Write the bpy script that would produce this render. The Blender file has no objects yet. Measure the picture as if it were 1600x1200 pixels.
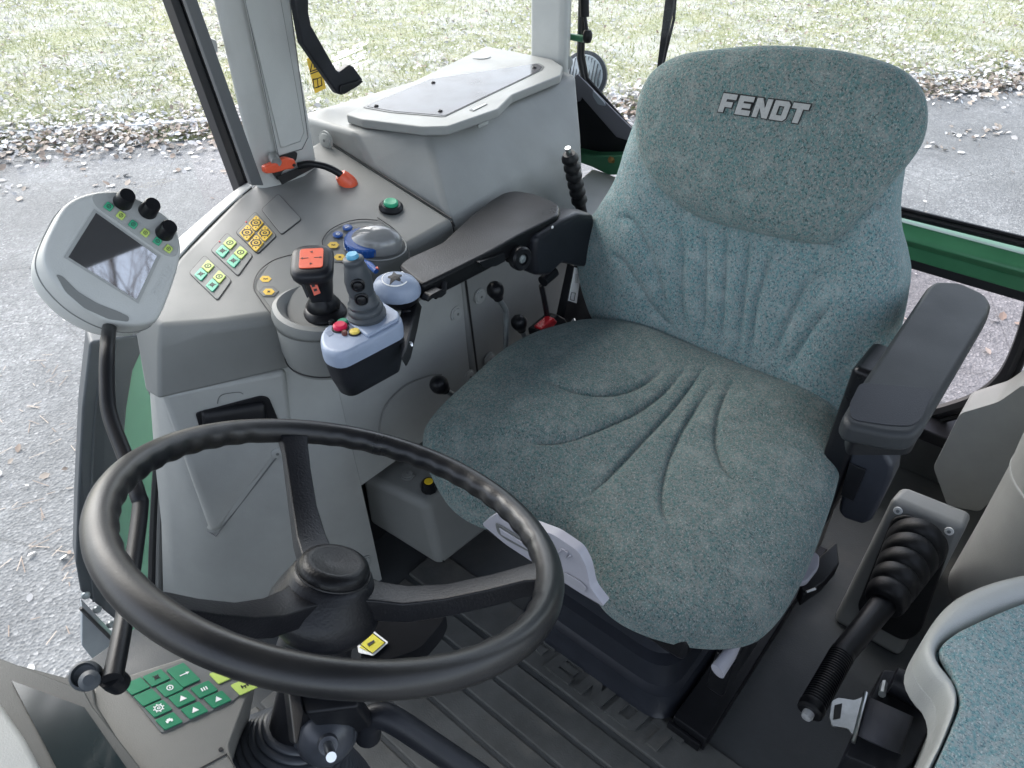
import bpy, bmesh, math, random
from mathutils import Vector, Matrix, Euler
V = Vector
random.seed(7)
scene = bpy.context.scene
COL = scene.collection

# ------------------------------------------------------------------ camera
# tractor space: +X = tractor's right, +Y = forward, Z up, cab floor at z = 0
F_PX, CX, CY = 1130.0, 800.0, 600.0
CAM = V((-0.41, 1.03, 1.25))
ROT = (Matrix.Rotation(math.radians(-139.4), 3, 'Z') @ Matrix.Rotation(math.radians(52.4), 3, 'X')
       @ Matrix.Rotation(math.radians(-0.5), 3, 'Z'))
cam_data = bpy.data.cameras.new('camera')
cam = bpy.data.objects.new('camera', cam_data)
COL.objects.link(cam)
cam.matrix_world = Matrix.Translation(CAM) @ ROT.to_4x4()
cam_data.sensor_width = 36.0
cam_data.lens = 36.0 * F_PX / 1600.0
cam_data.clip_start = 0.02
cam_data.clip_end = 400.0
cam_data.dof.use_dof = True
cam_data.dof.focus_distance = 1.15
cam_data.dof.aperture_fstop = 20.0
scene.camera = cam

# ------------------------------------------------------------------ light: overcast winter day
world = bpy.data.worlds.new('World')
scene.world = world
world.use_nodes = True
wn = world.node_tree
bg = wn.nodes['Background']
sky = wn.nodes.new('ShaderNodeTexSky')
sky.sky_type = 'NISHITA'
sky.sun_disc = False
SUN_EL, SUN_AZ = 42.0, 100.0        # azimuth measured from +Y (forward) towards +X (right)
sky.sun_elevation = math.radians(SUN_EL)
sky.sun_rotation = math.radians(SUN_AZ)
sky.air_density = 1.0
sky.dust_density = 2.4
sky.ozone_density = 1.0
hs = wn.nodes.new('ShaderNodeHueSaturation')
hs.inputs['Saturation'].default_value = 0.5
wn.links.new(sky.outputs[0], hs.inputs['Color'])
wn.links.new(hs.outputs[0], bg.inputs['Color'])
bg.inputs['Strength'].default_value = 0.15
sun_d = bpy.data.lights.new('sun', 'SUN')
sun_d.energy = 0.6
sun_d.angle = math.radians(50)
sun_d.color = (1.0, 0.985, 0.965)
sun = bpy.data.objects.new('sun', sun_d)
COL.objects.link(sun)
_e, _a = math.radians(SUN_EL), math.radians(SUN_AZ)
_d = V((math.sin(_a) * math.cos(_e), math.cos(_a) * math.cos(_e), math.sin(_e)))
sun.rotation_euler = _d.to_track_quat('Z', 'Y').to_euler()
sun.location = (3, 0, 6)
vs = scene.view_settings
vs.view_transform = 'Standard'
vs.look = 'None'
vs.exposure = 1.92
vs.gamma = 1.0
vs.use_curve_mapping = False
scene.cycles.max_bounces = 10
scene.cycles.diffuse_bounces = 6
scene.cycles.transparent_max_bounces = 16

# ------------------------------------------------------------------ pixel -> place helpers
def ray(p):
    return ROT @ V((p[0] - CX, -(p[1] - CY), -F_PX))
def Pz(px, py, z):
    r = ray((px, py)); return CAM + r * ((z - CAM.z) / r.z)
def Px(px, py, x):
    r = ray((px, py)); return CAM + r * ((x - CAM.x) / r.x)
def Py(px, py, y):
    r = ray((px, py)); return CAM + r * ((y - CAM.y) / r.y)
def Pp(px, py, pl):
    o, n = pl; r = ray((px, py)); return CAM + r * ((o - CAM).dot(n) / r.dot(n))
def Pd(px, py, d):
    return CAM + ray((px, py)).normalized() * d
def plane3(a, b, c):
    n = (V(b) - V(a)).cross(V(c) - V(a)).normalized()
    if n.dot(CAM - V(a)) < 0: n = -n
    return (V(a), n)

# ------------------------------------------------------------------ materials
MATS = {}
def mat(name, col, rough=0.5, metal=0.0, noise=0.0, nscale=40.0, bump=0.0, bscale=600.0, spec=0.5, emit=None, coat=0.0, dirt=0.0, rvar=0.0):
    if name in MATS: return MATS[name]
    m = bpy.data.materials.new(name); m.use_nodes = True
    nt = m.node_tree; b = nt.nodes['Principled BSDF']
    b.inputs['Base Color'].default_value = (*col, 1)
    b.inputs['Roughness'].default_value = rough
    b.inputs['Metallic'].default_value = metal
    b.inputs['Specular IOR Level'].default_value = spec
    b.inputs['Coat Weight'].default_value = coat
    tc = nt.nodes.new('ShaderNodeTexCoord')
    if noise:
        n = nt.nodes.new('ShaderNodeTexNoise'); n.inputs['Scale'].default_value = nscale; n.inputs['Detail'].default_value = 6; n.inputs['Roughness'].default_value = 0.65
        nt.links.new(tc.outputs['Object'], n.inputs['Vector'])
        r = nt.nodes.new('ShaderNodeValToRGB')
        r.color_ramp.elements[0].position = 0.3; r.color_ramp.elements[1].position = 0.7
        r.color_ramp.elements[0].color = (*[c * (1 - noise) for c in col], 1)
        r.color_ramp.elements[1].color = (*[min(1, c * (1 + noise * .6)) for c in col], 1)
        nt.links.new(n.outputs['Fac'], r.inputs['Fac'])
        src = r.outputs['Color']
        if dirt:
            n2 = nt.nodes.new('ShaderNodeTexNoise'); n2.inputs['Scale'].default_value = nscale * .17; n2.inputs['Detail'].default_value = 8; n2.inputs['Roughness'].default_value = .7
            nt.links.new(tc.outputs['Object'], n2.inputs['Vector'])
            mr = nt.nodes.new('ShaderNodeMapRange'); mr.inputs['From Min'].default_value = .5; mr.inputs['From Max'].default_value = .75; mr.inputs['To Max'].default_value = dirt
            nt.links.new(n2.outputs['Fac'], mr.inputs['Value'])
            mx = nt.nodes.new('ShaderNodeMix'); mx.data_type = 'RGBA'
            nt.links.new(mr.outputs['Result'], mx.inputs['Factor']); nt.links.new(src, mx.inputs['A'])
            mx.inputs['B'].default_value = (.22, .19, .15, 1)
            src = mx.outputs['Result']
        nt.links.new(src, b.inputs['Base Color'])
    if rvar:
        n3 = nt.nodes.new('ShaderNodeTexNoise'); n3.inputs['Scale'].default_value = 14; n3.inputs['Detail'].default_value = 6
        nt.links.new(tc.outputs['Object'], n3.inputs['Vector'])
        mr = nt.nodes.new('ShaderNodeMapRange'); mr.inputs['From Min'].default_value = .3; mr.inputs['From Max'].default_value = .7
        mr.inputs['To Min'].default_value = rough - rvar; mr.inputs['To Max'].default_value = rough + rvar
        nt.links.new(n3.outputs['Fac'], mr.inputs['Value']); nt.links.new(mr.outputs['Result'], b.inputs['Roughness'])
    if bump:
        nb = nt.nodes.new('ShaderNodeTexNoise'); nb.inputs['Scale'].default_value = bscale; nb.inputs['Detail'].default_value = 3
        nt.links.new(tc.outputs['Object'], nb.inputs['Vector'])
        bp = nt.nodes.new('ShaderNodeBump'); bp.inputs['Strength'].default_value = bump; bp.inputs['Distance'].default_value = 0.001
        nt.links.new(nb.outputs['Fac'], bp.inputs['Height']); nt.links.new(bp.outputs['Normal'], b.inputs['Normal'])
    if emit:
        b.inputs['Emission Color'].default_value = (*emit[0], 1); b.inputs['Emission Strength'].default_value = emit[1]
    MATS[name] = m
    return m
M_LIGHT = mat('light_grey_plastic', (.32, .33, .32), .5, noise=.09, nscale=9, bump=.3, bscale=700, dirt=.22, rvar=.08)
M_PALE = mat('pale_grey_plastic', (.46, .47, .455), .45, noise=.07, nscale=9, bump=.25, bscale=700, dirt=.16, rvar=.08)
M_BOX = mat('box_grey_plastic', (.245, .252, .245), .5, noise=.09, nscale=9, bump=.3, bscale=700, dirt=.22, rvar=.08)
M_FRM2 = mat('display_frame_grey', (.055, .058, .056), .45, noise=.1, nscale=14, bump=.2, bscale=800)
M_LID = mat('lid_grey_plastic', (.27, .278, .27), .5, noise=.08, nscale=9, bump=.25, bscale=700, dirt=.2, rvar=.08)
M_FRAME = mat('frame_grey_plastic', (.33, .34, .325), .42, noise=.08, nscale=9, bump=.25, bscale=700, dirt=.15, rvar=.08)
M_CONS = mat('console_grey_plastic', (.172, .178, .172), .5, noise=.06, nscale=11, bump=.25, bscale=1000, dirt=.12, rvar=.08)
M_DARKG = mat('dark_grey_plastic', (.12, .125, .125), .45, noise=.08, nscale=20, bump=.2, bscale=900)
M_BLACK = mat('black_plastic', (.0085, .009, .011), .36, spec=.26, noise=.25, nscale=25, bump=.2, bscale=800, rvar=.1)
M_SOFT = mat('soft_black_plastic', (.014, .0155, .020), .40, spec=.28, noise=.25, nscale=18, bump=.25, bscale=700, rvar=.1)
M_RUB = mat('black_rubber', (.008, .0085, .010), .45, spec=.32, noise=.3, nscale=30, bump=.3, bscale=500)
M_LEATH = mat('black_grained_skin', (.006, .0063, .0075), .34, spec=.24, noise=.2, nscale=20, bump=.35, bscale=420, rvar=.08)
M_ARM = mat('charcoal_pad', (.025, .028, .031), .5, spec=.28, noise=.15, nscale=12, bump=.25, bscale=800, rvar=.06)
M_ARMD = mat('worn_black_pad', (.011, .0125, .018), .45, spec=.28, noise=.15, nscale=12, bump=.3, bscale=700)
M_FLOOR = mat('floor_rubber', (.050, .055, .058), .62, noise=.35, nscale=7, bump=.5, bscale=350, dirt=.35, rvar=.12)
M_FLOOR2 = mat('floor_rubber_rib', (.074, .077, .075), .6, noise=.35, nscale=12, bump=.4, bscale=350, dirt=.6, rvar=.1)
M_SCREEN = mat('display_glass', (.012, .016, .022), .03, spec=.9, coat=1.0)
M_SCREEN.node_tree.nodes['Principled BSDF'].inputs['IOR'].default_value = 2.6
M_SCREEN.node_tree.nodes['Principled BSDF'].inputs['Coat IOR'].default_value = 2.2
M_LCD = mat('lcd_glass', (.016, .024, .026), .12, noise=.2, nscale=6, spec=.7)
M_GREEN = mat('green_paint', (.045, .185, .090), .35, noise=.12, nscale=14, rvar=.08, coat=.3)
M_FEND = mat('hazy_fender_green', (.19, .44, .29), .4, noise=.08, nscale=5, rvar=.08, coat=.2)  # green lightened to mint, painting in the haze of the door glass
M_ORANGE = mat('orange_plastic', (.72, .105, .045), .35, noise=.08, nscale=30)
M_RED = mat('red_plastic', (.60, .02, .03), .35)
M_MAG = mat('crimson_button', (.62, .015, .07), .35)
M_YEL = mat('yellow_print', (.72, .47, .045), .5, noise=.08, nscale=60)
M_YEL2 = mat('yellow_sticker', (.62, .55, .03), .45)
M_LIME = mat('lime_key', (.46, .60, .13), .45, noise=.05, nscale=60)
M_TEAL = mat('green_key', (.03, .34, .18), .45, noise=.08, nscale=60)
M_TEAL2 = mat('jade_key', (.10, .47, .30), .45, noise=.05, nscale=60)
M_KEYG = mat('keypad_green', (.010, .185, .088), .45, noise=.1, nscale=80)
M_BLUE = mat('blue_plastic', (.012, .075, .29), .4)
M_CYAN = mat('cyan_button', (.10, .36, .55), .35)
M_GBLUE = mat('grey_blue_plastic', (.27, .325, .43), .42, noise=.06, nscale=30, bump=.15, bscale=900, rvar=.06)
M_LILAC = mat('pale_lilac_plastic', (.33, .33, .37), .45, noise=.08, nscale=20, dirt=.2)
M_WHITE = mat('white_print', (.78, .79, .78), .5)
M_SILVER = mat('silver_thread', (.38, .39, .385), .6, noise=.15, nscale=300, bump=.8, bscale=1400)
M_INK = mat('black_ink', (.012, .012, .013), .55)
M_STEEL = mat('steel', (.55, .56, .56), .28, metal=1.0, noise=.15, nscale=60)
M_CHROME = mat('polished_button', (.78, .79, .80), .22, metal=.55)
M_GALV = mat('galvanised_steel', (.33, .36, .37), .42, metal=.8, noise=.2, nscale=60)
M_PLATE = mat('grey_metal_plate', (.27, .30, .33), .45, metal=.2, noise=.1, nscale=12)
M_BELL = mat('bellows_rubber', (.021, .024, .032), .42, spec=.4, noise=.2, nscale=20, bump=.2, bscale=600)
M_BOOT = mat('ribbed_boot_rubber', (.045, .050, .060), .34, spec=.5, noise=.2, nscale=30)
M_MATT = mat('matt_black', (.010, .0105, .012), .8, spec=.05, noise=.3, nscale=12)
M_SLATE = mat('slate_plastic', (.045, .053, .062), .5, noise=.12, nscale=8, rvar=.08)
M_SEAL = mat('door_seal_rubber', (.012, .013, .016), .45)
M_BRASS = mat('brass_bolt', (.35, .22, .08), .4, metal=.8)

def glassmat(name, tint, refl):
    m = bpy.data.materials.new(name); m.use_nodes = True
    nt = m.node_tree; nt.nodes.clear()
    o = nt.nodes.new('ShaderNodeOutputMaterial'); t = nt.nodes.new('ShaderNodeBsdfTransparent'); g = nt.nodes.new('ShaderNodeBsdfGlossy')
    lw = nt.nodes.new('ShaderNodeLayerWeight'); lw.inputs['Blend'].default_value = .5
    pw = nt.nodes.new('ShaderNodeMath'); pw.operation = 'POWER'; pw.inputs[1].default_value = 5; nt.links.new(lw.outputs['Facing'], pw.inputs[0])
    f = nt.nodes.new('ShaderNodeMapRange'); f.inputs['To Min'].default_value = refl; f.inputs['To Max'].default_value = .9; nt.links.new(pw.outputs[0], f.inputs['Value']); mx = nt.nodes.new('ShaderNodeMixShader')
    t.inputs['Color'].default_value = (*tint, 1); g.inputs['Roughness'].default_value = .01; g.inputs['Color'].default_value = (.9, .95, 1, 1)
    nt.links.new(f.outputs[0], mx.inputs[0]); nt.links.new(t.outputs[0], mx.inputs[1]); nt.links.new(g.outputs[0], mx.inputs[2]); nt.links.new(mx.outputs[0], o.inputs[0])
    return m
M_GLASS = glassmat('window_glass', (.95, .97, .965), .035)
M_PRINT = glassmat('pale_print', (1, 1, 1), .0)
_nt = M_PRINT.node_tree; _tl = _nt.nodes.new('ShaderNodeBsdfTranslucent'); _tl.inputs['Color'].default_value = (.9, .9, .9, 1)
_mx = _nt.nodes.new('ShaderNodeMixShader'); _mx.inputs[0].default_value = .45
_ou = [n for n in _nt.nodes if n.type == 'OUTPUT_MATERIAL'][0]; _pr = _ou.inputs[0].links[0].from_socket
_nt.links.new(_pr, _mx.inputs[1]); _nt.links.new(_tl.outputs[0], _mx.inputs[2]); _nt.links.new(_mx.outputs[0], _ou.inputs[0])
M_TINT = glassmat('rose_tinted_glass', (.97, .91, .93), .12)

def fabric(name, a, b_, dark, light):
    m = bpy.data.materials.new(name); m.use_nodes = True
    nt = m.node_tree; b = nt.nodes['Principled BSDF']; L = nt.links.new
    tc = nt.nodes.new('ShaderNodeTexCoord')
    def noise(sc, det=2, r=.6, sx=(1, 1, 1)):
        mp = nt.nodes.new('ShaderNodeMapping'); mp.inputs['Scale'].default_value = sx; mp.inputs['Rotation'].default_value = (.3, .5, .6)
        L(tc.outputs['Object'], mp.inputs['Vector'])
        n = nt.nodes.new('ShaderNodeTexNoise'); n.inputs['Scale'].default_value = sc; n.inputs['Detail'].default_value = det; n.inputs['Roughness'].default_value = r
        L(mp.outputs[0], n.inputs['Vector']); return n.outputs['Fac']
    def mapr(s, lo, hi, to=1.0):
        mr = nt.nodes.new('ShaderNodeMapRange'); mr.inputs['From Min'].default_value = lo; mr.inputs['From Max'].default_value = hi; mr.inputs['To Max'].default_value = to
        L(s, mr.inputs['Value']); return mr.outputs['Result']
    def mix(f, A, B):
        mx = nt.nodes.new('ShaderNodeMix'); mx.data_type = 'RGBA'; L(f, mx.inputs['Factor'])
        if isinstance(A, tuple): mx.inputs['A'].default_value = (*A, 1)
        else: L(A, mx.inputs['A'])
        mx.inputs['B'].default_value = (*B, 1); return mx.outputs['Result']
    c = mix(mapr(noise(210, 5), .40, .58), a, b_)
    c = mix(mapr(noise(290, 3, .65, (1, 2.2, 1)), .54, .63, .8), c, dark)
    c = mix(mapr(noise(330, 3, .65, (2, 1, 1)), .57, .65, .6), c, light)
    c = mix(mapr(noise(30, 3), .5, .75, .25), c, light)
    L(c, b.inputs['Base Color'])
    b.inputs['Roughness'].default_value = .9; b.inputs['Specular IOR Level'].default_value = .15
    b.inputs['Sheen Weight'].default_value = .22; b.inputs['Sheen Roughness'].default_value = .45; b.inputs['Sheen Tint'].default_value = (.75, .9, .92, 1)
    bp = nt.nodes.new('ShaderNodeBump'); bp.inputs['Strength'].default_value = .8; bp.inputs['Distance'].default_value = .0022
    L(noise(420, 4, .7), bp.inputs['Height'])
    bp2 = nt.nodes.new('ShaderNodeBump'); bp2.inputs['Strength'].default_value = .5; bp2.inputs['Distance'].default_value = .004
    L(noise(120, 3), bp2.inputs['Height']); L(bp2.outputs['Normal'], bp.inputs['Normal'])
    L(bp.outputs['Normal'], b.inputs['Normal'])
    return m
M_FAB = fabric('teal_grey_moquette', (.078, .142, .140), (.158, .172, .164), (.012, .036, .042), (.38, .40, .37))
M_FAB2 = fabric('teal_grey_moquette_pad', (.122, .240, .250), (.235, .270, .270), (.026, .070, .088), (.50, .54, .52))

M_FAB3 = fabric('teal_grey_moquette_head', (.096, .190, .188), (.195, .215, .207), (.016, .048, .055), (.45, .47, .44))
# ------------------------------------------------------------------ mesh helpers
def empty(name, loc, label, cat, group=None):
    o = bpy.data.objects.new(name, None); COL.objects.link(o); o.location = loc
    o.empty_display_size = .05
    o['label'] = label; o['category'] = cat
    if group: o['group'] = group
    return o
def tag(o, label, cat, group=None):
    o['label'] = label; o['category'] = cat
    if group: o['group'] = group
    return o
def world_loc(o):
    l = V(o.location)
    while o.parent: o = o.parent; l = l + V(o.location)
    return l
def mk(name, verts, faces, m, parent=None, bev=0, seg=2, smooth=True, sub=0, ang=35, solid=0):
    """one mesh object; verts are given in place, the origin is put at the piece's own centre"""
    vs_ = [V(v) for v in verts]
    c = sum(vs_, V((0, 0, 0))) / max(1, len(vs_))
    me = bpy.data.meshes.new(name)
    me.from_pydata([tuple(v - c) for v in vs_], [], faces)
    bm = bmesh.new(); bm.from_mesh(me)
    bmesh.ops.recalc_face_normals(bm, faces=bm.faces); bm.to_mesh(me); bm.free()
    me.materials.append(m)
    o = bpy.data.objects.new(name, me); COL.objects.link(o)
    if parent: o.parent = parent; o.location = c - world_loc(parent)
    else: o.location = c
    if smooth:
        for p in me.polygons: p.use_smooth = True
        if not sub: me.set_sharp_from_angle(angle=math.radians(ang))
    if solid:
        md = o.modifiers.new('thick', 'SOLIDIFY'); md.thickness = solid; md.offset = -1
    if bev:
        md = o.modifiers.new('bevel', 'BEVEL'); md.width = bev; md.segments = seg; md.limit_method = 'ANGLE'; md.angle_limit = math.radians(30); md.harden_normals = False
        md = o.modifiers.new('wn', 'WEIGHTED_NORMAL'); md.keep_sharp = False; md.weight = 80
        for e in me.edges: e.use_edge_sharp = False
    if sub:
        md = o.modifiers.new('sub', 'SUBSURF'); md.levels = sub; md.render_levels = sub
    return o
def prism_vf(poly, vec):
    n = len(poly); poly = [V(p) for p in poly]; vec = V(vec)
    return poly + [p + vec for p in poly], [list(range(n)), [n + i for i in range(n)][::-1]] + [[i, (i + 1) % n, n + (i + 1) % n, n + i] for i in range(n)]
def prism(name, poly, vec, m, parent=None, bev=.003, seg=2, **k):
    v, f = prism_vf(poly, vec); return mk(name, v, f, m, parent, bev, seg, **k)
def rounded(poly, r, n=5):
    """round the corners of a planar polygon"""
    poly = [V(p) for p in poly]; out = []; N = len(poly)
    for i in range(N):
        p = poly[i]; a = poly[i - 1] - p; b = poly[(i + 1) % N] - p
        ri = r[i] if isinstance(r, (list, tuple)) else r
        rr = min(ri, a.length * .48, b.length * .48)
        if rr < 1e-5: out.append(p); continue
        A = p + a.normalized() * rr; B = p + b.normalized() * rr
        for k in range(n + 1):
            t = k / n; out.append(A * (1 - t) ** 2 + p * 2 * t * (1 - t) + B * t * t)
    return out
def frame(n, up=(0, 0, 1), u=None):
    n = V(n).normalized()
    if u is None: u = V(up).cross(n)
    u = V(u); u = (u - n * u.dot(n)).normalized(); v = n.cross(u)
    return u, v, n
def box(name, c, size, m, parent=None, axes=None, bev=.004, seg=2, taper=1.0, **k):
    u, v, n = axes or (V((1, 0, 0)), V((0, 1, 0)), V((0, 0, 1)))
    c = V(c); vs_ = []
    for sz in (-1, 1):
        t = taper if sz > 0 else 1
        for sx, sy in ((-1, -1), (1, -1), (1, 1), (-1, 1)):
            vs_.append(c + u * sx * size[0] / 2 * t + v * sy * size[1] / 2 * t + n * sz * size[2] / 2)
    f = [[0, 1, 2, 3], [4, 5, 6, 7], [0, 1, 5, 4], [1, 2, 6, 5], [2, 3, 7, 6], [3, 0, 4, 7]]
    return mk(name, vs_, f, m, parent, bev, seg, **k)
def lathe_vf(prof, o, axis, seg=32, u=None):
    u, v, n = frame(axis, (0.3, 0.2, 1) if abs(V(axis).normalized().z) < .9 else (0, 1, 0), u)
    o = V(o); vs_ = []; fs = []
    for r, h in prof:
        for i in range(seg):
            a = 2 * math.pi * i / seg; vs_.append(o + n * h + (u * math.cos(a) + v * math.sin(a)) * r)
    for k in range(len(prof) - 1):
        for i in range(seg):
            j = (i + 1) % seg; fs.append([k * seg + i, k * seg + j, (k + 1) * seg + j, (k + 1) * seg + i])
    fs.append(list(range(seg))); fs.append([(len(prof) - 1) * seg + i for i in range(seg)])
    return vs_, fs
def lathe(name, prof, o, axis, m, parent=None, seg=32, **k):
    v, f = lathe_vf(prof, o, axis, seg); return mk(name, v, f, m, parent, **k)
def spline(pts, n=8, closed=False):
    pts = [V(p) for p in pts]; out = []; N = len(pts)
    for i in range(N if closed else N - 1):
        p1, p2 = pts[i], pts[(i + 1) % N]
        p0 = pts[i - 1] if (closed or i > 0) else p1 * 2 - p2
        p3 = pts[(i + 2) % N] if (closed or i + 2 < N) else p2 * 2 - p1
        for k in range(n):
            t = k / n
            out.append(.5 * ((2 * p1) + (p2 - p0) * t + (2 * p0 - 5 * p1 + 4 * p2 - p3) * t * t + (3 * p1 - p0 - 3 * p2 + p3) * t ** 3))
    if not closed: out.append(pts[-1])
    return out
def tube_vf(pts, r, seg=12, closed=False, flat=1.0, up=None):
    pts = [V(p) for p in pts]; N = len(pts); vs_ = []; fs = []
    t0 = (pts[1] - pts[0]).normalized(); u = (V(up) if up else t0.orthogonal()); u = (u - t0 * u.dot(t0)).normalized()
    for i, p in enumerate(pts):
        if closed: t = (pts[(i + 1) % N] - pts[i - 1]).normalized()
        else: t = (pts[min(i + 1, N - 1)] - pts[max(i - 1, 0)]).normalized()
        u = (u - t * u.dot(t)).normalized(); w = t.cross(u)
        rr = r[i] if isinstance(r, (list, tuple)) else r
        for k in range(seg):
            a = 2 * math.pi * k / seg; vs_.append(p + u * math.cos(a) * rr + w * math.sin(a) * rr * flat)
    for i in range(N if closed else N - 1):
        for k in range(seg):
            j = (k + 1) % seg; i2 = (i + 1) % N
            fs.append([i * seg + k, i * seg + j, i2 * seg + j, i2 * seg + k])
    if not closed: fs.append(list(range(seg))); fs.append([(N - 1) * seg + k for k in range(seg)])
    return vs_, fs
def tube(name, pts, r, m, parent=None, seg=12, closed=False, flat=1.0, up=None, **k):
    v, f = tube_vf(pts, r, seg, closed, flat, up); return mk(name, v, f, m, parent, **k)
def loft(name, rings, m, parent=None, cap=True, **k):
    n = len(rings[0]); vs_ = [V(p) for r in rings for p in r]; fs = []
    for a in range(len(rings) - 1):
        for i in range(n):
            j = (i + 1) % n; fs.append([a * n + i, a * n + j, (a + 1) * n + j, (a + 1) * n + i])
    if cap: fs.append(list(range(n))); fs.append([(len(rings) - 1) * n + i for i in range(n)])
    return mk(name, vs_, fs, m, parent, **k)
def sheet(name, rows, m, parent=None, solid=.004, **k):
    n = len(rows[0]); vs_ = [V(p) for r in rows for p in r]
    fs = [[a * n + i, a * n + i + 1, (a + 1) * n + i + 1, (a + 1) * n + i] for a in range(len(rows) - 1) for i in range(n - 1)]
    return mk(name, vs_, fs, m, parent, solid=solid, **k)
def join_vf(*parts):
    vs_, fs = [], []
    for v, f in parts:
        k = len(vs_); vs_ += list(v); fs += [[i + k for i in q] for q in f]
    return vs_, fs
def resample(pts, n):
    pts = [V(p) for p in pts]; N = len(pts); L = [0]
    for i in range(N): L.append(L[-1] + (pts[(i + 1) % N] - pts[i]).length)
    out = []; j = 0
    for k in range(n):
        s = L[-1] * k / n
        while L[j + 1] < s: j += 1
        t = (s - L[j]) / max(1e-9, L[j + 1] - L[j]); out.append(pts[j].lerp(pts[(j + 1) % N], t))
    return out
def pad_vf(outline, center, n, Ht, Hb, m=3.0, na=220, nr=70, disp=None, mb=3.0):
    """upholstered pad: rounded body grown from a 3D outline ring, relief on its front"""
    ring = resample(spline(outline, 10, True), na); c = V(center); n = V(n).normalized()
    rs = [.88 * i / nr for i in range(1, nr + 1)]
    rs += [(.88 ** m + (1 - .88 ** m) * (1 - (1 - t) ** 2)) ** (1 / m) for t in [i / 12 for i in range(1, 13)]]
    vs_ = [c + n * (Ht + (disp(c) if disp else 0))]; fs = []
    for r in rs:
        h = max(0, 1 - r ** m) ** (1 / m)
        for q in ring:
            p = c.lerp(q, r); d = disp(p) * min(1, h * 1.3) if disp else 0
            vs_.append(p + n * (Ht * h + d))
    for b in [.25, .5, .75, .9, 1.0]:
        r = (1 - b ** mb) ** (1 / mb) if b < 1 else .35
        for q in ring: vs_.append(c.lerp(q, r) - n * Hb * b)
    R = len(rs) + 5
    for i in range(na): fs.append([0, 1 + i, 1 + (i + 1) % na])
    for a in range(R - 1):
        for i in range(na):
            j = (i + 1) % na; fs.append([1 + a * na + i, 1 + a * na + j, 1 + (a + 1) * na + j, 1 + (a + 1) * na + i])
    fs.append([1 + (R - 1) * na + i for i in range(na)])
    return vs_, fs
def seg_dist(p, a, b):
    ab = b - a; t = max(0, min(1, (p - a).dot(ab) / max(1e-12, ab.dot(ab)))); return (p - (a + ab * t)).length
def text_vf(body, o, u, v, n, size, depth, bold=0.0, shear=0.0, stretch=1.0, space=1.0):
    cu = bpy.data.curves.new('t', 'FONT'); cu.body = body; cu.size = 1; cu.extrude = depth / size / 2; cu.offset = bold; cu.shear = shear
    cu.align_x = 'CENTER'; cu.align_y = 'CENTER'; cu.resolution_u = 3; cu.space_character = space
    to = bpy.data.objects.new('t', cu); COL.objects.link(to)
    me = bpy.data.meshes.new_from_object(to.evaluated_get(bpy.context.evaluated_depsgraph_get()))
    o, u, v, n = V(o), V(u), V(v), V(n)
    vs_ = [o + u * q.co.x * size * stretch + v * q.co.y * size + n * (q.co.z * size + depth / 2) for q in me.vertices]
    fs = [list(p.vertices) for p in me.polygons]
    bpy.data.objects.remove(to); bpy.data.curves.remove(cu); bpy.data.meshes.remove(me)
    return vs_, fs
# squared block letters as polygons on a 1 x 1 cell (x, y), counters as separate bars
GLYPH = {
 'F': [[(0, 0), (.34, 0), (.34, .30), (.80, .30), (.80, .58), (.34, .58), (.34, .72), (.95, .72), (.95, 1), (0, 1)]],
 'E': [[(0, 0), (.95, 0), (.95, .27), (.34, .27), (.34, .38), (.85, .38), (.85, .62), (.34, .62), (.34, .73), (.95, .73), (.95, 1), (0, 1)]],
 'N': [[(0, 0), (.32, 0), (.32, .52), (.66, 0), (.98, 0), (.98, 1), (.66, 1), (.66, .50), (.34, 1), (0, 1)]],
 'D': [[(0, 0), (.82, 0), (.98, .15), (.98, .85), (.82, 1), (0, 1), (0, .5), (.32, .5), (.32, .74), (.66, .74), (.66, .26), (.32, .26), (.32, .499), (0, .499)]],
 'T': [[(.30, 0), (.66, 0), (.66, .72), (.98, .72), (.98, 1), (-.02, 1), (-.02, .72), (.30, .72)]]}
def block_vf(body, o, u, v, n, width, height, depth, shear=.18, grow=0.0, gap=.14):
    o, u, v, n = V(o), V(u), V(v), V(n); N = len(body); cw = width / (N + gap * (N - 1)); parts = []
    for i, ch in enumerate(body):
        for poly in GLYPH[ch]:
            pts = [V((x, y)) for x, y in poly]; M = len(pts); q = []
            if grow:
                ar = sum(pts[k].x * pts[(k + 1) % M].y - pts[(k + 1) % M].x * pts[k].y for k in range(M)); sg = 1 if ar > 0 else -1
                for k in range(M):
                    a = (pts[k] - pts[k - 1]).normalized(); b = (pts[(k + 1) % M] - pts[k]).normalized()
                    na, nb = V((a.y, -a.x)) * sg, V((b.y, -b.x)) * sg; m = na + nb; m = m / max(.3, m.dot(na)) if m.length > .1 else na
                    q.append(pts[k] + m * grow)
            else: q = pts
            P = []
            for p in q:
                X = (i * (1 + gap) + p.x) * cw - width / 2; Y = (p.y - .5) * height
                P.append(o + u * (X + Y * shear) + v * Y)
            parts.append(prism_vf(P, n * depth))
    return join_vf(*parts)
def quad_slab_vf(o, u, v, n, w, h, t):
    o = V(o); return prism_vf([o + u * a * w / 2 + v * b * h / 2 for a, b in ((-1, -1), (1, -1), (1, 1), (-1, 1))], V(n) * t)
def disc_vf(o, n, r, t, seg=16):
    return lathe_vf([(r, 0), (r, t)], o, n, seg)
def ring_vf(o, n, r0, r1, t, seg=20):
    vs_, fs = lathe_vf([(r0, 0), (r1, 0), (r1, t), (r0, t), (r0, 0)], o, n, seg); return vs_, fs[:-2]
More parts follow.
